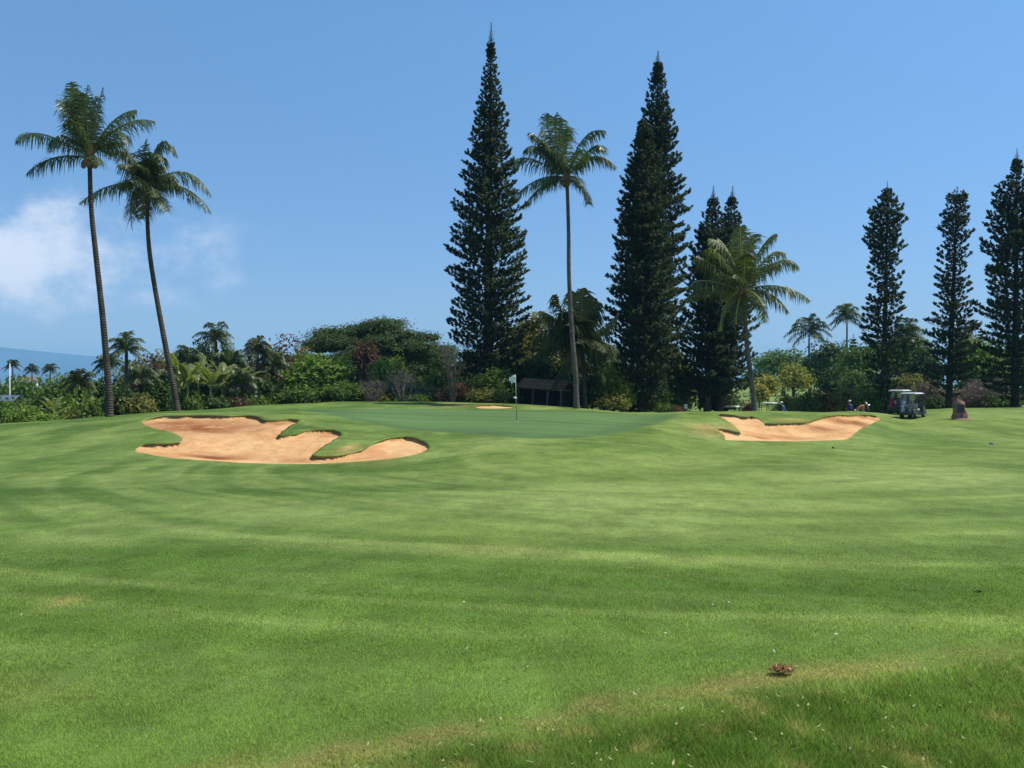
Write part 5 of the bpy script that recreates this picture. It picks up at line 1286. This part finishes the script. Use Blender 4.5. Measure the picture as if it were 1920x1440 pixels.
# ------------------------------------------------------------------ light, sky, camera
SUN_AZ, SUN_EL = R(80), R(60)      # azimuth from the view direction towards the right; beyond and right of the green
w = bpy.data.worlds.new('World'); scene.world = w; w.use_nodes = True; nt = w.node_tree; nt.nodes.clear()
out = N(nt, 'ShaderNodeOutputWorld'); bg = N(nt, 'ShaderNodeBackground'); bg.inputs[1].default_value = .108
sky = N(nt, 'ShaderNodeTexSky', sky_type='NISHITA'); sky.sun_disc = False; sky.sun_elevation = SUN_EL; sky.sun_rotation = SUN_AZ; sky.altitude = 0; sky.air_density = 1.0; sky.dust_density = 0.0; sky.ozone_density = 4.0
dirv = N(nt, 'ShaderNodeTexCoord').outputs['Generated']; sep = N(nt, 'ShaderNodeSeparateXYZ'); nt.links.new(dirv, sep.inputs[0])
ux = mathn(nt, 'DIVIDE', sep.outputs[0], mathn(nt, 'MAXIMUM', sep.outputs[1], .05)); uz = mathn(nt, 'DIVIDE', sep.outputs[2], mathn(nt, 'MAXIMUM', sep.outputs[1], .05))
cmb = N(nt, 'ShaderNodeCombineXYZ'); nt.links.new(ux, cmb.inputs[0]); nt.links.new(uz, cmb.inputs[1])
mp = N(nt, 'ShaderNodeMapping'); mp.inputs['Scale'].default_value = (1, 1.5, 1); nt.links.new(cmb.outputs[0], mp.inputs[0])
cn = noise(nt, 13, 9, mp.outputs[0], .62)
def gauss(cx, cz, rx, rz):
    a = mathn(nt, 'POWER', mathn(nt, 'DIVIDE', mathn(nt, 'SUBTRACT', ux, cx), rx), 2.0); b_ = mathn(nt, 'POWER', mathn(nt, 'DIVIDE', mathn(nt, 'SUBTRACT', uz, cz), rz), 2.0)
    return mathn(nt, 'EXPONENT', mathn(nt, 'MULTIPLY', mathn(nt, 'ADD', a, b_), -1.0))
U = lambda px: (px-960)/F
Z = lambda py: (HZ-py)/F
gsum = mathn(nt, 'ADD', mathn(nt, 'MULTIPLY', gauss(U(60), Z(478), .075, .058), .62), mathn(nt, 'MULTIPLY', gauss(U(240), Z(490), .17, .06), .36))
gsum = mathn(nt, 'ADD', gsum, mathn(nt, 'MULTIPLY', gauss(U(0), Z(498), .035, .028), .9)); gsum = mathn(nt, 'ADD', gsum, mathn(nt, 'MULTIPLY', gauss(U(80), Z(400), .035, .018), .3))
dens = mathn(nt, 'ADD', gsum, mathn(nt, 'MULTIPLY', mathn(nt, 'SUBTRACT', cn, .5), 2.1))
mr = N(nt, 'ShaderNodeMapRange', interpolation_type='SMOOTHSTEP'); nt.links.new(mathn(nt, 'MULTIPLY', dens, mathn(nt, 'MINIMUM', mathn(nt, 'MULTIPLY', gsum, 4.0), 1.0)), mr.inputs[0]); mr.inputs[1].default_value = .02; mr.inputs[2].default_value = 1.12; mr.inputs[4].default_value = .92
SKYT = (.80, .95, 1.12)
skc = mixc(nt, 1.0, sky.outputs[0], SKYT, 'MULTIPLY'); hf = N(nt, 'ShaderNodeMapRange'); nt.links.new(sep.outputs[2], hf.inputs[0]); hf.inputs[1].default_value = .02; hf.inputs[2].default_value = .38; skc = mixc(nt, 1.0, skc, mixc(nt, hf.outputs[0], (.69,.635,.70), (1.07,1.16,1.04)), 'MULTIPLY')
nt.links.new(mixc(nt, mr.outputs[0], skc, (6.2, 6.7, 7.6)), bg.inputs[0]); nt.links.new(bg.outputs[0], out.inputs[0])
su = bpy.data.lights.new('sun', 'SUN'); su.energy = 4.2; su.angle = R(.5); su.color = (1, .95, .87)
so = bpy.data.objects.new('sun', su); link(so)
sd_ = Vector((math.sin(SUN_AZ)*math.cos(SUN_EL), math.cos(SUN_AZ)*math.cos(SUN_EL), math.sin(SUN_EL))); so.rotation_euler = sd_.to_track_quat('Z', 'Y').to_euler(); so.location = sd_*200
cam = bpy.data.cameras.new('camera'); co = bpy.data.objects.new('camera', cam); link(co)
co.location = (0, 0, EYE); co.rotation_euler = (R(90), 0, 0); cam.sensor_width = 36; cam.lens = F/1920*36; cam.shift_y = -8/1920; cam.clip_start = .1; cam.clip_end = 20000
scene.camera = co
scene.view_settings.view_transform = 'Standard'; scene.view_settings.look = 'None'; scene.view_settings.exposure = .35; scene.view_settings.gamma = 1
scene.cycles.max_bounces = 6; scene.cycles.transparent_max_bounces = 8; scene.cycles.volume_bounces = 1
scene.render.film_transparent = False
